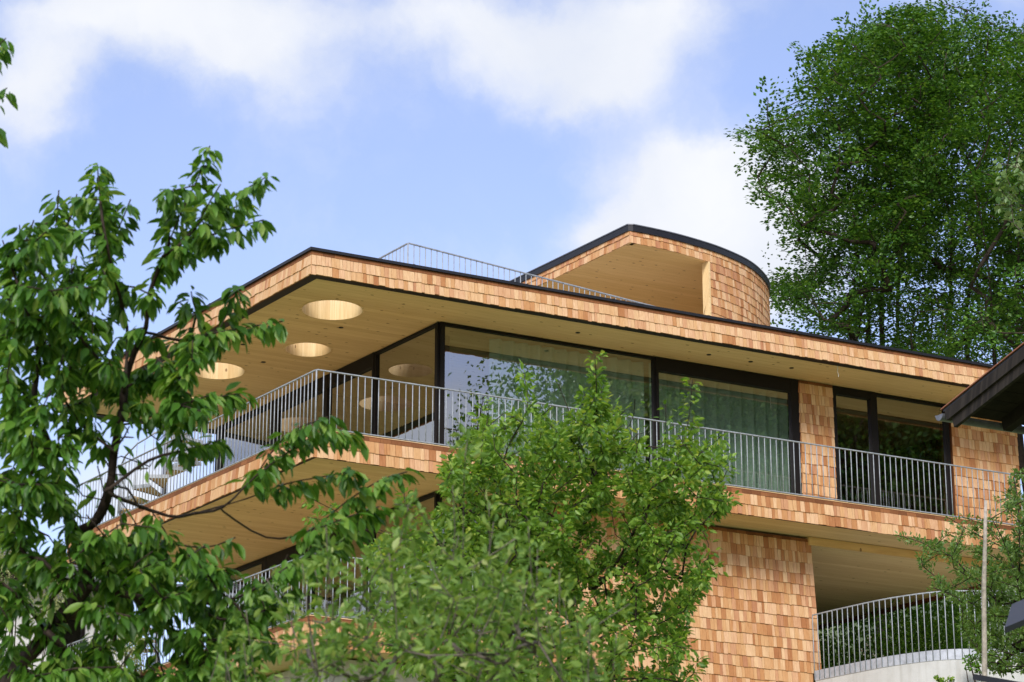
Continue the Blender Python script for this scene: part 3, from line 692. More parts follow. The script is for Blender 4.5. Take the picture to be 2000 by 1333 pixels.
def barn():
    E = px(1849, 800, 30.); e = np.array([*U, 0.])*1.0; gh = np.array([U[1], -U[0], 0.])
    # pitch so that the verge climbs through the measured image point
    best = min(np.linspace(.1, 1.2, 400), key=lambda t: abs((lambda a, b: (b[1]-a[1])/(b[0]-a[0]))(project(E), project(E+gh*1.0+np.array([0, 0, t])))+.80))
    g = gh+np.array([0, 0, best]); gl = np.linalg.norm(g); g /= gl
    nrm = np.cross(e, g); nrm = nrm if nrm[2] > 0 else -nrm
    b = thing('old_barn', 'old barn roof corner of dark weathered boards with grey half-round gutter', 'barn', (*(E+e*3+gh*3)[:2], ground(E[0], E[1])))
    q = lambda s, r, k=0: E+e*s+g*r+nrm*k
    Lr = 5.5
    for i in range(int(Lr/.22)):           # roof boarding seen from below
        r0 = i*.22; MB().hexa([q(.03, r0+.004, -.05), q(7, r0+.004, -.05), q(7, r0+.216, -.05), q(.03, r0+.216, -.05)], [q(.03, r0+.004, -.02), q(7, r0+.004, -.02), q(7, r0+.216, -.02), q(.03, r0+.216, -.02)]).build('roof_board', 'old_timber', b)
    for s in (.75, 1.75, 2.75): MB().hexa([q(s, .05, -.2), q(s+.12, .05, -.2), q(s+.12, Lr, -.2), q(s, Lr, -.2)], [q(s, .05, -.052), q(s+.12, .05, -.052), q(s+.12, Lr, -.052), q(s, Lr, -.052)]).build('rafter', 'old_timber', b)
    MB().hexa([q(-.03, -.03, -.02), q(7, -.03, -.02), q(7, Lr, -.02), q(-.03, Lr, -.02)], [q(-.03, -.03, .01), q(7, -.03, .01), q(7, Lr, .01), q(-.03, Lr, .01)]).build('roof', 'dark_metal', b)
    MB().hexa([q(-.05, -.05, .011), q(.02, -.05, .011), q(.02, Lr, .011), q(-.05, Lr, .011)], [q(-.05, -.05, .024), q(.02, -.05, .024), q(.02, Lr, .024), q(-.05, Lr, .024)]).build('verge_flashing', 'copper', b)
    MB().hexa([q(-.035, 0, -.15), q(.028, 0, -.15), q(.028, Lr, -.15), q(-.035, Lr, -.15)], [q(-.035, 0, -.021), q(.028, 0, -.021), q(.028, Lr, -.021), q(-.035, Lr, -.021)]).build('barge_board', 'old_board', b)
    MB().hexa([q(0, .06, -.27), q(.05, .06, -.27), q(.05, Lr, -.27), q(0, Lr, -.27)], [q(0, .06, -.151), q(.05, .06, -.151), q(.05, Lr, -.151), q(0, Lr, -.151)]).build('barge_board', 'old_board', b)
    # half-round gutter along the eave
    m = MB(); c0 = E-gh*.075-np.array([0, 0, .055]); n = 9; ring = lambda s, r: [c0+e*s+r*(-gh*math.cos(math.pi*k/(n-1))-np.array([0, 0, 1])*math.sin(math.pi*k/(n-1))) for k in range(n)]
    A, B, A2, B2 = ring(-.06, .072), ring(7, .072), ring(-.06, .065), ring(7, .065)
    for k in range(n-1): m.add([A[k], A[k+1], B[k+1], B[k]], [(0, 1, 2, 3)]); m.add([A2[k], A2[k+1], B2[k+1], B2[k]], [(0, 1, 2, 3)])
    m.add(A, [tuple(range(n))]); m.tube([A[0], B[0]], [.009, .009], 6); m.build('gutter', 'gutter_metal', b)
    w = E+e*1.3+gh*1.2; gz = ground(E[0]+1, E[1]-1)-1
    for s0, s1, d0, d1 in ((0, 6, 0, .2), (0, .2, .2, 5)):
        r = [w+e*s0+gh*d0, w+e*s1+gh*d0, w+e*s1+gh*d1, w+e*s0+gh*d1]; MB().hexa([(p[0], p[1], gz) for p in r], [(p[0], p[1], E[2]+.2) for p in r]).build('wall', 'old_timber', b)
barn()
def shed():
    a = px(1962, 1226, 17.); bq = px(2060, 1186, 16.4); c = px(1964, 1241, 17.); 
    s = thing('garden_shed', 'dark metal shed roof edge at the lower right corner of the view', 'shed', (a[0]+1.2, a[1], ground(a[0], a[1])))
    back = np.array([.3, 1.2, .42]); dn = np.array([0, 0, -.04])
    MB().hexa([a+dn, bq+dn, bq+back+dn, a+back+dn], [a, bq, bq+back, a+back]).build('roof', 'dark_metal', s)
    p0, p1 = px(1905, 1323, 17.2), px(2030, 1345, 16.8)
    MB().bar(p0, p1, .05, .04).build('fascia_rail', 'dark_metal', s)
    m = MB(); gz = ground(a[0], a[1])-.3
    for q in (p1+[.1, .2, 0], bq+[.1, .3, -.06]): m = MB().tube([(q[0], q[1], gz), tuple(q)], [.04, .04], 8).build('post', 'old_timber', s)
shed()
sp = [px(1925, 978, 21.), px(1924, 1060, 21.), px(1921.5, 1150, 21.), px(1922.5, 1240, 21.), px(1923, 1340, 21.)]; sp.append(np.array([sp[-1][0], sp[-1][1], ground(sp[-1][0], sp[-1][1])-.2]))
tag(MB().tube(sp, [.013, .017, .021, .022, .024, .03], 8).build('wooden_stake', 'weathered_stake', None, True), 'tall thin grey weathered wooden stake in front of the curved terrace', 'stake')

# ------------------------------------------------------------------ trees
LEAF_T = {   # leaf blade: x across, y along (0..1), z lift; quads
    'long': (np.array([(0, 0, 0), (-.30, .22, .05), (-.40, .5, .06), (-.20, .82, 0), (0, 1, -.10), (.20, .82, 0), (.40, .5, .06), (.30, .22, .05), (0, .3, -.02), (0, .6, -.03)]),
             np.array([(0, 8, 1, 1), (1, 8, 9, 2), (2, 9, 3, 3), (3, 9, 4, 4), (0, 7, 8, 8), (7, 6, 9, 8), (6, 5, 9, 9), (5, 4, 9, 9)])),
    'simple': (np.array([(0, 0, 0), (-.5, .45, .10), (0, 1, -.05), (.5, .45, .10)]), None)}
LV = LEAF_T['long'][0]
LTRI = np.array([(0, 8, 1), (1, 8, 9), (1, 9, 2), (2, 9, 3), (3, 9, 4), (0, 7, 8), (7, 6, 9), (7, 9, 8), (6, 5, 9), (5, 4, 9)])
SV = LEAF_T['simple'][0]; STRI = np.array([(0, 2, 1), (0, 3, 2)])
def leaf_frames(axis, normal):
    y = axis/np.linalg.norm(axis, axis=1, keepdims=True); x = np.cross(y, normal); x /= np.linalg.norm(x, axis=1, keepdims=True)+1e-9
    return x, y, np.cross(x, y)
def leaf_mesh(name, base, axis, normal, ln, wd, tint, mat, detailed):
    T, TR = (LV, LTRI) if detailed else (SV, STRI)
    x, y, z = leaf_frames(axis, normal); n = len(base)
    v = base[:, None, :] + T[None, :, 0:1]*(x*wd[:, None])[:, None, :] + T[None, :, 1:2]*(y*ln[:, None])[:, None, :] + T[None, :, 2:3]*(z*ln[:, None])[:, None, :]
    f = (TR[None]+len(T)*np.arange(n)[:, None, None]).reshape(-1, 3)
    return raw_mesh(name, v.reshape(-1, 3), f, 3, mat, np.repeat(tint, len(TR)), True)
_unit_leaf = {}
def unit_leaf(mat):
    if mat not in _unit_leaf: _unit_leaf[mat] = raw_mesh('leaf', LV.copy(), LTRI, 3, mat)
    return _unit_leaf[mat]

def spray_leaves(tree, shoots, n, length, width, size, rng):
    """flat fans of leaves lying along the last stretch of every shoot"""
    base, axis, nor = [], [], []
    for ids in shoots:
        tip = tree.P[ids[-1]]; back = tree.P[ids[max(0, len(ids)-5)]]; dr = tip-back; dr[2] *= .45; dr += rng.normal(0, .12, 3); dr /= np.linalg.norm(dr)+1e-9
        side = np.cross(dr, [0, 0, 1.]); side /= np.linalg.norm(side)+1e-9; upv = np.cross(side, dr)
        k = int(n*rng.uniform(.6, 1.3)); L = size*rng.uniform(.7, 1.3); s = rng.random(k)**.8; w = rng.uniform(-1, 1, k)*(1-.75*s)*.42*L
        p = tip+dr*.15*L-dr[None]*0+np.outer((s-.85)*L, dr)+np.outer(w, side)+np.outer(rng.normal(0, .045*L, k)-.25*np.abs(w)-.12*L*s*s, upv)
        a = dr+np.outer(np.sign(w)*.8, side)+rng.normal(0, .3, (k, 3))+np.array([0, 0, -.15])
        base.append(p); axis.append(a); nor.append(upv+rng.normal(0, .38, (k, 3)))
    base, axis, nor = map(np.concatenate, (base, axis, nor)); m = len(base); ln = length*rng.uniform(.6, 1.15, m)
    return base, axis, nor, ln, ln*width, rng.uniform(.02, .98, m)
class Tree:
    """skeleton grown by attaching target points to the nearest node, then leaves along the outer shoots"""
    def __init__(self, trunk, seed=0):
        self.r = np.random.default_rng(seed); self.P = [np.asarray(trunk[0], float)]; self.par = [-1]; self.shoots = []
        for p in trunk[1:]: self._chain(len(self.P)-1, np.asarray(p, float), .2)
    def _chain(self, i, q, seg, wob=.06):
        p = self.P[i]; L = np.linalg.norm(q-p); n = max(1, int(L/seg)); ids = [i]
        d = self.r.normal(0, wob*L, 3); 
        for k in range(1, n+1):
            t = k/n; self.P.append(p+(q-p)*t+d*math.sin(math.pi*t)*.5); self.par.append(len(self.P)-2 if k > 1 else i); ids.append(len(self.P)-1)
        return ids
    def limb(self, pts, seg=.15, start=None):
        i = self.near(pts[0]) if start is None else start; ids = [i]
        if len(pts) > 1: pts = catmull([self.P[i]]+list(pts), 3)[1:]
        for q in pts: ids += self._chain(i, np.asarray(q, float), seg, .02)[1:]; i = len(self.P)-1
        return ids
    def near(self, q, down=.0):
        A = np.array(self.P); d = np.linalg.norm(A-q, axis=1) + down*np.maximum(A[:, 2]-q[2]+.0, 0); return int(d.argmin())
    def grow(self, targets, seg=.15, down=1.0, wob=.06):
        root = self.P[0]
        for q in sorted(targets, key=lambda t: np.linalg.norm(t-np.array(self.P[0]))):
            ids = self._chain(self.near(q, down), q, seg, wob); self.shoots.append(ids)
    def radii(self, tip, k, power=2.3):
        n = len(self.P); a = np.zeros(n); kids = [0]*n
        for i in range(1, n): kids[self.par[i]] += 1
        for i in range(n-1, -1, -1):
            if a[i] == 0: a[i] = tip**power
            if self.par[i] >= 0: a[self.par[i]] += a[i] if kids[self.par[i]] > 1 else a[i]*(1+k)
        return a**(1/power)
    def wood(self, name, mat, parent, tip=.004, k=.01, sides=5, rmax=9, power=2.3):
        R = np.minimum(self.radii(tip, k, power), rmax); n = len(self.P); first = {}; chains = []; used = set()
        kids = {}
        for i in range(1, n): kids.setdefault(self.par[i], []).append(i)
        stack = [0]; m = MB()
        while stack:
            s = stack.pop(); 
            for c in kids.get(s, []):
                ch = [s, c]; cur = c
                while cur in kids:
                    ks = kids[cur]; b = max(ks, key=lambda j: R[j]); 
                    if len(ks) > 1: stack.append(cur); kids[cur] = [b]; self_rest = [j for j in ks if j != b]; kids.setdefault(('x', cur), []).extend(self_rest)
                    cur = b; ch.append(cur)
                rs = [min(R[ch[0]], R[ch[1]]*1.15)]+[R[j] for j in ch[1:]]
                m.tube([self.P[j] for j in ch], rs, sides)
                for j in ch[1:]:
                    for x in kids.pop(('x', j), []): chains.append((j, x))
        # side chains found on the way
        todo = chains
        while todo:
            s, c = todo.pop(); ch = [s, c]; cur = c
            while cur in kids:
                ks = kids[cur]; b = max(ks, key=lambda j: R[j]); 
                for j in ks:
                    if j != b: todo.append((cur, j))
                for j in kids.pop(('x', cur), []): todo.append((cur, j))
                cur = b; ch.append(cur)
            m.tube([self.P[j] for j in ch], [min(R[ch[0]], R[ch[1]]*1.15)]+[R[j] for j in ch[1:]], sides)
        return m.build(name, mat, parent, True)

def spread(poly, n, d0, thick, rng, edge=0, zbias=None):
    """random points inside an image outline, at depths d0 +- thick"""
    xs = [p[0] for p in poly]; ys = [p[1] for p in poly]; out = []
    while len(out) < n:
        x, y = rng.uniform(min(xs), max(xs)), rng.uniform(min(ys), max(ys))
        if in_poly(x, y, poly): out.append(px(x, y, d0+rng.uniform(-1, 1)*thick))
    return out
def shoot_leaves(tree, shoots, per_m, length, width, droop, rng, outer=.6, spreadr=.04, jitter=.35, flat=.0, minn=4):
    base, axis, nor = [], [], []
    for ids in shoots:
        pts = np.array([tree.P[i] for i in ids]); seg = np.linalg.norm(np.diff(pts, axis=0), axis=1); L = seg.sum()
        if L < 1e-4: continue
        use = min(L, outer); n = max(minn, int(use*per_m)); s = L-use*rng.random(n)**1.15; cum = np.concatenate([[0], np.cumsum(seg)])
        k = np.clip(np.searchsorted(cum, s, side='right')-1, 0, len(seg)-1); t = (s-cum[k])/seg[k]
        p = pts[k]+(pts[k+1]-pts[k])*t[:, None]; dr = pts[k+1]-pts[k]; dr /= np.linalg.norm(dr, axis=1, keepdims=True)
        out = rng.normal(0, 1, (n, 3)); out -= dr*(out*dr).sum(1, keepdims=True); out /= np.linalg.norm(out, axis=1, keepdims=True)+1e-9
        ax = out*.7+dr*.45+np.array([0, 0, -droop])+rng.normal(0, jitter*.5, (n, 3)); ax /= np.linalg.norm(ax, axis=1, keepdims=True)
        base.append(p+out*spreadr*rng.random((n, 1))+ax*.012); axis.append(ax)
        nn = out*.5+np.array([0, 0, .8+flat])+rng.normal(0, jitter, (n, 3)); nor.append(nn)
    base, axis, nor = map(np.concatenate, (base, axis, nor)); n = len(base)
    ln = length*rng.uniform(.55, 1.1, n); return base, axis, nor, ln, ln*width*rng.uniform(.85, 1.15, n), rng.uniform(.02, .98, n)
def thin(L, gaps, rng):
    q = L[0]-CAM; d = q@FW; X = 1000+F*(q@RT)/d; Y = 666.5-F*(q@UPV)/d; keep = np.ones(len(X), bool)
    for poly, share in gaps:
        hit = np.array([in_poly(x, y, poly) for x, y in zip(X, Y)]); keep &= ~(hit & (rng.random(len(X)) < share))
    return tuple(a[keep] for a in L)
def crown(tree_obj, L, mat, detailed=True, n_obj=0, name='crown'):
    """all leaves of a tree: the n_obj largest in view become leaf objects, the rest one mesh"""
    base, axis, nor, ln, wd, ti = L; big = np.array([], int)
    if n_obj:
        x, y, z = leaf_frames(axis, nor); q = base-CAM; d = q@FW; X = 1000+F*(q@RT)/d; Y = 666.5-F*(q@UPV)/d
        face = np.abs((z*q).sum(1))/np.linalg.norm(q, axis=1); sc = ln*wd*face/d**2*((X > 5) & (X < 1995) & (Y > 5) & (Y < 1328)); big = np.argsort(-sc)[:n_obj]
    rest = np.setdiff1d(np.arange(len(base)), big)
    c = stuff(link(name, leaf_mesh(name, base[rest], axis[rest], nor[rest], ln[rest], wd[rest], ti[rest], mat, detailed), tree_obj))
    if n_obj:
        x, y, z = leaf_frames(axis, nor); me = unit_leaf(mat)
        for i in big:
            o = link('leaf', me, c); o['tint'] = float(ti[i])
            A = np.eye(4); A[:3, 0] = x[i]*wd[i]; A[:3, 1] = y[i]*ln[i]; A[:3, 2] = z[i]*ln[i]; A[:3, 3] = base[i]; o.matrix_basis = Matrix(A.tolist())
    return c

def cherry():
    rng = np.random.default_rng(11); D = 13.
    P = lambda x, y, dd=0: px(x, y, D+dd)
    g0 = P(-30, 1420); g0 = np.array([g0[0], g0[1], 0.]); g0[2] = ground(g0[0], g0[1])-.1
    t = Tree([g0, P(-20, 1400), P(30, 1309), P(95, 1237), P(172, 1142)], 3)
    for pts in ([(149, 1038), (127, 995), (100, 880), (68, 795), (75, 700), (85, 600), (105, 480), (115, 372)],):
        t.shoots.append(t.limb([P(x, y, .1*i) for i, (x, y) in enumerate(pts)]))
    t.shoots.append(t.limb([P(149, 1040), P(188, 1017, -.05), P(214, 955, -.1), P(223, 881, -.1), P(238, 807, -.1), P(245, 750), P(262, 690), P(285, 640, -.1), P(292, 575, -.1), P(320, 500, -.1), P(352, 420), P(388, 345), P(410, 285)]))
    lim = [[(350, 480), (400, 425), (450, 388), (522, 345)], [(245, 730), (248, 640), (218, 520), (200, 430), (190, 322)], [(212, 480), (255, 390)], [(75, 690), (50, 560), (38, 440)], [(50, 600), (5, 470)], [(105, 480), (140, 420), (150, 380)],
           [(285, 650), (350, 665), (420, 650), (480, 640), (552, 628)], [(420, 655), (455, 590), (462, 560)], [(330, 520), (330, 400), (328, 375)], [(380, 470), (440, 450), (515, 430)],
           [(238, 830), (330, 800), (400, 780), (478, 768)], [(214, 965), (328, 1008), (380, 1003), (437, 990), (500, 930), (580, 872), (645, 838), (700, 856)], [(500, 930), (560, 850), (640, 815)],
           [(380, 1003), (480, 975), (560, 945), (640, 930), (690, 920)], [(437, 1000), (520, 1050), (600, 1040), (670, 985), (740, 940), (795, 922)], [(600, 1040), (680, 1010), (740, 990)],
           [(172, 1145), (260, 1165), (380, 1180), (470, 1165), (560, 1110), (640, 1075), (700, 1030)], [(260, 1165), (330, 1230), (420, 1250), (470, 1240)], [(95, 1237), (150, 1290), (220, 1333), (300, 1380)], [(380, 1180), (430, 1210), (500, 1200), (545, 1175)],
           [(172, 1145), (210, 1080), (300, 1060), (400, 1070), (460, 1050)], [(95, 1240), (40, 1170), (-20, 1120)], [(127, 1000), (60, 960), (0, 930)], [(68, 795), (20, 740), (-10, 700)], [(75, 700), (130, 640), (160, 600)], [(223, 881), (160, 830), (120, 760), (150, 700)],
           [(245, 760), (310, 720), (380, 700)], [(214, 955), (290, 900), (360, 880), (430, 860)], [(85, 620), (130, 560), (150, 500)], [(292, 575), (250, 560), (235, 600)]]
    tips = []
    for l in lim:
        ids = t.limb([P(x, y, rng.uniform(-.25, .25)) for x, y in l]); t.shoots.append(ids)
    # outside the frame to the left, an upright limb whose shoots reach in
    ids = t.limb([P(-60, 1180), P(-150, 900), P(-170, 500), P(-150, 250), P(-60, 150)]); 
    for x, y in ((12, 75), (14, 172), (-4, 238), (-5, 60)): t.shoots.append(t.limb([P(x-50, y+60), P(x-12, y+12), P(x, y)]))
    fill = [(-30, 640), (60, 420), (130, 420), (200, 420), (245, 600), (330, 640), (420, 640), (430, 780), (330, 900), (300, 1000), (420, 1060), (430, 1200), (560, 1180), (540, 1333), (-30, 1333)]
    skin = [(0, 480), (40, 470), (120, 390), (200, 350), (250, 420), (235, 560), (260, 620), (330, 420), (400, 310), (420, 330), (510, 360), (430, 520), (390, 560), (420, 640), (300, 700), (0, 720)]
    t.grow(spread(fill, 190, D, .6, rng)+spread(skin, 45, D, .3, rng)+spread([(0, 640), (330, 660), (420, 760), (280, 830), (300, 1060), (480, 1080), (450, 1333), (0, 1333)], 110, D, .5, rng)+spread([(200, 1060), (420, 1070), (520, 1100), (640, 1050), (700, 1010), (690, 1080), (560, 1150), (500, 1250), (420, 1333), (200, 1333)], 70, D, .45, rng), .1, .6)
    o = thing('cherry_tree', 'cherry tree with hanging dark green leaves, nearest tree at the left', 'tree', g0)
    t.wood('trunk', 'bark', o, .0036, .012, 6, .085, 2.2)
    L = shoot_leaves(t, t.shoots, 135, .104, .50, 1.0, rng, .8, .03, .34, minn=18)
    L = thin(L, [([(140, 945), (240, 830), (345, 840), (345, 960), (300, 1000), (250, 1030), (150, 1035)], .93), ([(255, 330), (320, 330), (300, 560), (262, 600), (258, 480)], .9), ([(120, 300), (160, 300), (150, 420), (125, 400)], .8),
                 ([(340, 1010), (470, 1010), (560, 1060), (480, 1100), (360, 1090)], .45), ([(60, 1140), (150, 1150), (150, 1270), (100, 1280), (50, 1220)], .55), ([(200, 1215), (330, 1200), (330, 1320), (210, 1330)], .6), ([(350, 440), (460, 520), (470, 560), (400, 560)], .5)], rng)
    crown(o, L, 'cherry_leaf', True, 300)
cherry()

def pear():
    rng = np.random.default_rng(5); D = 20.
    P = lambda x, y, dd=0: px(x, y, D+dd)
    b = P(1090, 1333); g0 = np.array([b[0], b[1]+.2, ground(b[0], b[1])-.1])
    t = Tree([g0, P(1090, 1500), P(1105, 1350), P(1120, 1230)], 9)
    for l in ([(1110, 1120), (1150, 1000), (1160, 880), (1165, 780), (1162, 692)], [(1040, 1100), (980, 980), (990, 880), (1030, 800), (1022, 728)], [(1180, 1130), (1260, 1000), (1320, 900), (1345, 820), (1352, 742)],
              [(1200, 1180), (1300, 1080), (1400, 1000), (1432, 968)], [(1020, 1130), (930, 1050), (890, 960), (880, 900)], [(950, 1000), (930, 870), (945, 775)], [(1160, 930), (1110, 800), (1090, 750)], [(1160, 900), (1230, 830), (1240, 780)],
              [(1290, 930), (1300, 860), (1300, 790)], [(1330, 910), (1390, 870), (1410, 850)], [(1020, 1140), (880, 1080), (780, 1050), (600, 1010)], [(880, 1080), (800, 1000), (790, 960)], [(780, 1050), (680, 1010), (600, 970)], [(1180, 1200), (1280, 1200), (1350, 1180)], [(1160, 1150), (1250, 1090), (1330, 1130), (1400, 1110)]):
        t.shoots.append(t.limb([P(x, y, rng.uniform(-.4, .4)) for x, y in l]))
    body = [(860, 900), (900, 850), (960, 800), (1000, 830), (1080, 830), (1130, 790), (1200, 780), (1250, 830), (1270, 850), (1330, 850), (1400, 900), (1430, 980), (1380, 1040), (1400, 1110), (1345, 1170), (1370, 1250), (1360, 1340), (800, 1340), (740, 1200), (700, 1080), (800, 1020), (860, 1000)]
    edge = [(875, 900), (900, 860), (1020, 760), (1060, 800), (1160, 722), (1210, 780), (1230, 790), (1230, 850), (1300, 900), (1340, 770), (1360, 830), (1420, 890), (1440, 980), (1340, 1010), (1000, 1000), (870, 960)]
    t.grow(spread(body, 760, D, 1.1, rng)+spread(edge, 130, D, .7, rng), .14, .7)
    o = thing('pear_tree', 'bright green pear tree with upright shoots before the balcony, centre of the view', 'tree', g0)
    t.wood('trunk', 'bark', o, .0034, .01, 5, .09)
    L = shoot_leaves(t, t.shoots, 150, .064, .62, .45, rng, .5, .05, .5, minn=44)
    L = thin(L, [([(1050, 680), (1128, 680), (1118, 790), (1085, 830), (1050, 800)], .93), ([(1205, 690), (1318, 690), (1310, 800), (1290, 880), (1235, 860), (1208, 790)], .93), ([(955, 700), (1003, 700), (995, 800), (965, 850), (955, 800)], .9), ([(860, 760), (930, 740), (915, 830), (870, 880)], .85), ([(1375, 760), (1440, 760), (1440, 860), (1385, 840)], .9), ([(1360, 1010), (1420, 1020), (1400, 1075), (1345, 1060)], .7)], rng)
    crown(o, L, 'pear_leaf', True, 300)
pear()

def apple():
    rng = np.random.default_rng(21); D = 10.5
    P = lambda x, y, dd=0: px(x, y, D+dd)
    b = P(820, 1333); g0 = np.array([b[0], b[1], ground(b[0], b[1])-.1])
    t = Tree([g0, P(815, 1600), P(820, 1420)], 4)
    for l in ([(860, 1300), (900, 1150), (905, 1000), (908, 900), (915, 850)], [(780, 1250), (680, 1150), (640, 1080)], [(760, 1300), (700, 1200), (760, 1080), (830, 1030)], [(700, 1330), (600, 1270), (480, 1250)], [(950, 1300), (1030, 1180), (1060, 1120)], [(980, 1330), (1120, 1250), (1230, 1180)], [(880, 1250), (990, 1100), (1010, 1050)], [(600, 1300), (560, 1200), (520, 1130)], [(870, 1080), (820, 1000), (770, 985)]):
        t.shoots.append(t.limb([P(x, y, rng.uniform(-.3, .3)) for x, y in l]))
    top = lambda x: np.interp(x, [400, 480, 560, 640, 720, 800, 880, 960, 1040, 1100, 1180, 1260], [1330, 1270, 1225, 1110, 1090, 1040, 1020, 1060, 1110, 1170, 1240, 1320])
    for i in range(52):       # loose upright shoots of uneven height
        x = rng.uniform(430, 1220); y1 = top(x)+rng.choice([-60, -25, 10, 40, 90])+rng.uniform(-30, 30); y0 = y1+rng.uniform(150, 260); lean = rng.uniform(-70, 70); dd = rng.uniform(-.7, .7)
        if y1 > 1325: continue
        t.shoots.append(t.limb([P(x-lean, y0, dd), P(x-lean*.4, (y0+y1)/2, dd), P(x, y1, dd)]))
    body = [(520, 1340), (620, 1230), (680, 1150), (760, 1120), (850, 1090), (930, 1110), (1000, 1160), (1060, 1240), (1120, 1340)]
    t.grow(spread(body, 110, D, .8, rng), .08, .7)
    o = thing('apple_tree', 'soft grey-green apple tree, blurred, lowest foreground foliage in the centre', 'tree', g0)
    t.wood('trunk', 'bark_grey', o, .0022, .012, 5, .05)
    L = shoot_leaves(t, t.shoots, 105, .056, .54, .0, rng, .42, .035, .8, minn=14)
    crown(o, L, 'apple_leaf', True)
apple()

def plum():
    rng = np.random.default_rng(31); D = 37.
    P = lambda x, y, dd=0: px(x, y, D+dd)
    b = P(2060, 1333); g0 = np.array([b[0], b[1], ground(b[0], b[1])-.1])
    t = Tree([g0, P(2050, 1400), P(2020, 1250), P(2000, 1180)], 8)
    for l in ([(1985, 1120), (1960, 1070), (1930, 1030), (1880, 1010)], [(1960, 1180), (1900, 1130), (1860, 1090), (1800, 1060), (1758, 1048)], [(1990, 1130), (1990, 1000), (1980, 930)], [(1980, 1230), (1900, 1180), (1830, 1150)], [(1990, 1270), (1950, 1295), (1900, 1285)], [(1960, 1070), (1900, 1040), (1850, 1010)]):
        t.shoots.append(t.limb([P(x, y, rng.uniform(-.4, .4)) for x, y in l], .2))
    body = [(1790, 1060), (1850, 1040), (1900, 1000), (1960, 960), (1985, 915), (2040, 900), (2100, 1330), (1930, 1310), (1890, 1260), (1860, 1180), (1810, 1140)]
    t.grow(spread(body, 290, D, 1.2, rng)+spread([(1920, 1130), (2010, 1000), (2080, 1000), (2080, 1300), (1950, 1290)], 90, D, 1.0, rng), .2, .7)
    o = thing('plum_tree', 'small-leaved light green fruit tree before the curved terrace railing at right', 'tree', g0)
    t.wood('trunk', 'bark', o, .0055, .01, 5, .11)
    L = shoot_leaves(t, t.shoots, 105, .072, .55, -.1, rng, .75, .06, .6, minn=44)
    crown(o, L, 'plum_leaf', True)
plum()

def hornbeams():
    rng = np.random.default_rng(41)
    specs = [(1700, 66., [(1462, 250), (1500, 200), (1560, 215), (1585, 100), (1680, 60), (1760, 20), (1800, 5), (1850, 40), (1860, 300), (1800, 480), (1760, 560), (1700, 620), (1640, 650), (1560, 600), (1500, 560), (1580, 500), (1560, 440), (1490, 370), (1480, 300)], [1690, 1725], 520),
             (1850, 70., [(1680, 120), (1760, 10), (1810, -5), (1880, 10), (1960, 40), (2060, 60), (2080, 620), (1950, 640), (1820, 600), (1720, 520)], [1760, 1852, 1890], 560),
             (2020, 64., [(1900, 120), (1990, 60), (2120, 60), (2200, 600), (2000, 700), (1900, 640), (1870, 420)], [1945, 1985], 240)]
    names = ['leafy hornbeam behind the roof with branches reaching left towards the tower', 'tall dense hornbeam behind the roof, middle one with the thickest dark trunks', 'leafy hornbeam behind the barn roof at the right edge of the view']
    for (cx, D, poly, stems, n), lab in zip(specs, names):
        P = lambda x, y, dd=0: px(x, y, D+dd)
        b = P(cx, 760); gz = ground(b[0], b[1]); g0 = np.array([b[0], b[1], gz-.3])
        t = Tree([g0, g0+np.array([0, 0, 1.2])], int(cx))
        for i, sx in enumerate(stems):
            dd = rng.uniform(-.5, .5); top = 260+60*i
            t.limb([P(sx+(cx-sx)*.3, 900, dd), P(sx, 740, dd), P(sx+rng.uniform(-12, 12), 600, dd), P(sx+(sx-cx)*.3+rng.uniform(-25, 25), 450, dd), P(sx+(sx-cx)*.5+rng.uniform(-40, 40), top, dd)], .5, start=len(t.P)-1 if i == 0 else 3)
        tips = [(1458, 250), (1475, 300), (1480, 345), (1500, 195), (1490, 380), (1545, 205), (1580, 95), (1590, 130), (1640, 75), (1690, 40), (1750, 12), (1500, 590), (1520, 545), (1560, 610), (1605, 640), (1560, 470), (1530, 420)] if cx == 1700 else []
        t.grow(spread(poly, n, D, 3.0, rng)+[P(x, y, rng.uniform(-1, 1)) for x, y in tips], .4, 1.6, .08)
        low = [(poly[0][0]+120, 560), (max(p[0] for p in poly), 560), (max(p[0] for p in poly), 720), (1690, 720)]
        t.grow(spread(low, 75, D, 2.0, rng), .4, .2, .08)
        o = thing('hornbeam_tree', lab, 'tree', g0, 'hornbeams on the slope behind the house')
        t.wood('trunk', 'dark_trunk', o, .013, .014, 5, .24)
        L = spray_leaves(t, t.shoots, 125, .125, .62, 1.7, rng)
        L = thin(L, [([(1560, 560), (2050, 540), (2050, 760), (1560, 760)], .30)], rng)
        crown(o, L, 'hornbeam_leaf', False)
hornbeams()

def maple():
    rng = np.random.default_rng(51); D = 45.
    P = lambda x, y, dd=0: px(x, y, D+dd)
    b = P(2090, 900); g0 = np.array([b[0]+.6, b[1], ground(b[0], b[1])-.2])
    t = Tree([g0, P(2095, 900), P(2080, 600)], 2)
    t.shoots += [t.limb([P(2060, 450), P(2000, 340), P(1955, 320)]), t.limb([P(2060, 460), P(2000, 410), P(1945, 400)])]
    t.grow(spread([(1940, 330), (2000, 290), (2120, 280), (2120, 470), (1985, 480), (1950, 430)], 60, D, .8, rng), .3, .5)
    o = thing('maple_tree', 'paler large-leaved branch tips reaching in at the right edge', 'tree', g0)
    t.wood('trunk', 'bark_grey', o, .007, .012, 5, .12)
    crown(o, shoot_leaves(t, t.shoots, 34, .15, .85, .3, rng, .7, .06, .5, minn=12), 'maple_leaf', True)
maple()

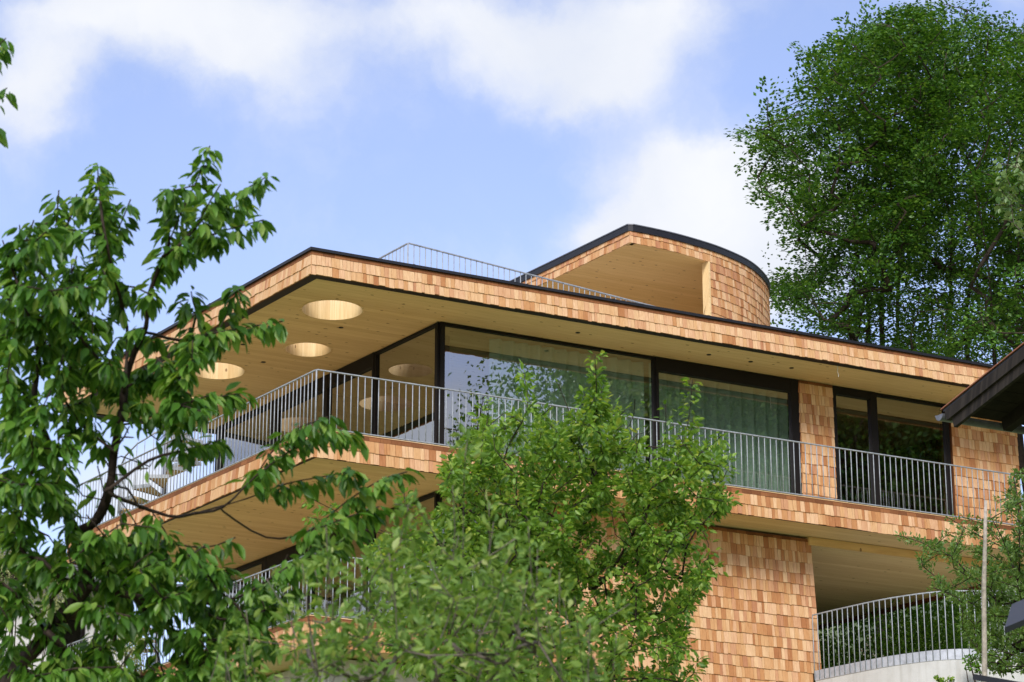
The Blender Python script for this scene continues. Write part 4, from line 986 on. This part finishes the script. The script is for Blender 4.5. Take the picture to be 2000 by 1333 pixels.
def leaf_mass(name, label, cat, pts_fn, n, size, width, mat, base, seed, flowers=0, group=None, stems=5):
    rng = np.random.default_rng(seed); o = thing(name, label, cat, base, group)
    c = pts_fn(rng, n); ax = rng.normal(0, 1, (n, 3)); ax[:, 2] -= .3; nor = rng.normal(0, .6, (n, 3))+np.array([0, -.3, .8]); ln = size*rng.uniform(.6, 1.2, n)
    crown(o, (c, ax, nor, ln, ln*width, rng.uniform(.02, .98, n)), mat, False, name='foliage')
    m = MB(); top = c[rng.choice(n, stems)]
    for q in top: m.tube([base+rng.normal(0, .15, 3)*[1, 1, 0], (np.asarray(base)+q)/2+rng.normal(0, .1, 3), q], [.03, .02, .006], 5)
    m.build('stem', 'bark', o, True)
    if flowers:
        fp = pts_fn(rng, flowers); fv = []; ff = []
        for q in fp:
            q = q+np.array([0, -.12, .03])
            for k in range(4):
                a = rng.uniform(0, 6.28); s = .020; u1 = np.array([math.cos(a), .2, math.sin(a)])*s; u2 = np.array([-math.sin(a), -.2, math.cos(a)])*s; j = q+rng.normal(0, .03, 3); fv += [j-u1, j-u2, j+u1, j+u2]; ff.append(tuple(range(len(fv)-4, len(fv))))
        stuff(MB().add(fv, ff).build('flowers', 'petal', o))
    return o
def clump(c0, rx, ry, rz, nb=26, sc=.17):
    def fn(rng, n):
        q = rng.normal(0, 1, (nb, 3)); q /= np.linalg.norm(q, axis=1, keepdims=True); q *= rng.uniform(.35, .95, (nb, 1)); k = rng.integers(0, nb, n)
        return np.asarray(c0)+(q[k]+rng.normal(0, sc, (n, 3)))*np.array([rx, ry, rz])
    return fn
for i, (a, b_, w, rx, rz, fl, lab) in enumerate(((12.4, 6.6, 9.7, 1.6, 1.5, 6, 'bright green garden shrub with a few white flowers next to the shingled wall'), (14.2, 5.2, 9.6, 1.5, 1.45, 26, 'dark green shrub dotted with white blossom in the middle of the terrace'), (15.9, 3.9, 9.6, 1.4, 1.45, 34, 'white-blossomed shrub at the right end of the terrace behind the fruit tree'), (17.6, 6.0, 10.6, 2.6, 2.6, 0, 'dark leafy bush behind the terrace ceiling edge'), (15.5, 9.0, 10.4, 2.8, 2.4, 0, 'dense dark bush filling the back of the terrace'), (12.6, 9.4, 10.2, 2.4, 2.2, 0, 'dense dark bush behind the terrace nearest the shingled wall'))):
    c = W3(a, b_, w); leaf_mass('garden_shrub', lab, 'shrub', clump(c, rx, rx, rz, 60), 12000, .085 if i < 3 else .12, .62, 'hedge_leaf', np.array([c[0], c[1], ground(c[0], c[1])]), 60+i, fl, 'shrubs around the terrace')
c = px(1905, 1296, 45.2); leaf_mass('ivy_plant', 'ivy spilling over the pale concrete terrace wall', 'plant', clump(c, .22, .1, .22, 8), 260, .06, .8, 'hedge_leaf', c+np.array([.1, .1, -1.0]), 71, 0)
c = px(1845, 1328, 45.2); leaf_mass('creeper_plant', 'small bright leafy creeper at the foot of the concrete wall', 'plant', clump(c, .18, .08, .13, 6), 110, .07, .8, 'pear_leaf', c+np.array([0, .1, -1.0]), 72, 0)
for i, (x, y, d, r, lab) in enumerate(((85, 1170, 50., .55, 'pale variegated shrub before the white neighbouring wall'), (20, 1085, 52., .5, 'pale variegated shrub over the tiled roof at the left edge'), (222, 1098, 50., .35, 'pale variegated shrub tip beside the grey gutter'), (245, 1270, 47., .6, 'pale shrub below the lower balcony railing'))):
    c = px(x, y, d); leaf_mass('pale_shrub', lab, 'shrub', clump(c, r, r, r*1.1, 14), 1300, .07, .5, 'pale_leaf', np.array([c[0], c[1], ground(c[0], c[1])]), 80+i, 0, 'pale shrubs by the neighbouring house')

# trees across the valley that the window panes mirror
def mirror_trees():
    rng = np.random.default_rng(91); me = None; first = None
    spots = []
    for az, ds, sc_, nm in ((128.5, 56, 1.12, 'first'), (125.6, 57, 1.16, 'second'), (122.6, 54, 1.40, 'third'), (119.5, 55, 1.42, 'fourth'), (116.5, 54, 1.45, 'fifth'), (113, 55, 1.45, 'sixth'), (121, 66, 1.55, 'seventh'), (117.5, 67, 1.6, 'eighth'), (109, 56, 1.4, 'ninth')):
        spots.append((3+ds*math.sin(rad(az)), 46+ds*math.cos(rad(az)), sc_, nm))
    spots += [(-31, 56, .52, 'first'), (-33, 63, .55, 'second'), (-28, 68, .5, 'third'), (-35, 50, .5, 'fourth')]
    for i, (x, y, s, nm) in enumerate(spots):
        z = float(ground(x, y)); o = thing('broadleaf_tree', f'large broadleaf tree mirrored in the windows, {nm} of the row ' + ('left of the house' if x < 0 else 'across the garden'), 'tree', (x, y, z), 'trees mirrored in the windows')
        if me is None:
            n = 60000; pts = clump((0, 0, 13), 5.5, 5.5, 9, 90, .11)(rng, n); ax = rng.normal(0, 1, (n, 3)); ln = rng.uniform(.11, .22, n)
            me = leaf_mesh('crown', pts, ax, rng.normal(0, 1, (n, 3)), ln, ln*.6, rng.uniform(0, 1, n), 'hornbeam_leaf', False)
            tm = MB().tube([(0, 0, -1), (0, 0, 6), (.3, .2, 14)], [.45, .35, .1], 8)
            for k in range(10): a = k*.63; tm.tube([(0, 0, 4+k), (2*math.cos(a), 2*math.sin(a), 7+k), (4*math.cos(a), 4*math.sin(a), 9+k)], [.18, .1, .03], 5)
            tme = tm.mesh('trunk', 'dark_trunk', True)
        Mx = Matrix.Translation((x, y, z)) @ Matrix.Rotation(i*1.3, 4, 'Z') @ Matrix.Scale(s, 4)
        for m_, nm_ in ((me, 'crown'), (tme, 'trunk')):
            c = link(nm_, m_, o); c.matrix_basis = Mx
            if nm_ == 'crown': stuff(c)
mirror_trees()
print('objects', len(bpy.data.objects))
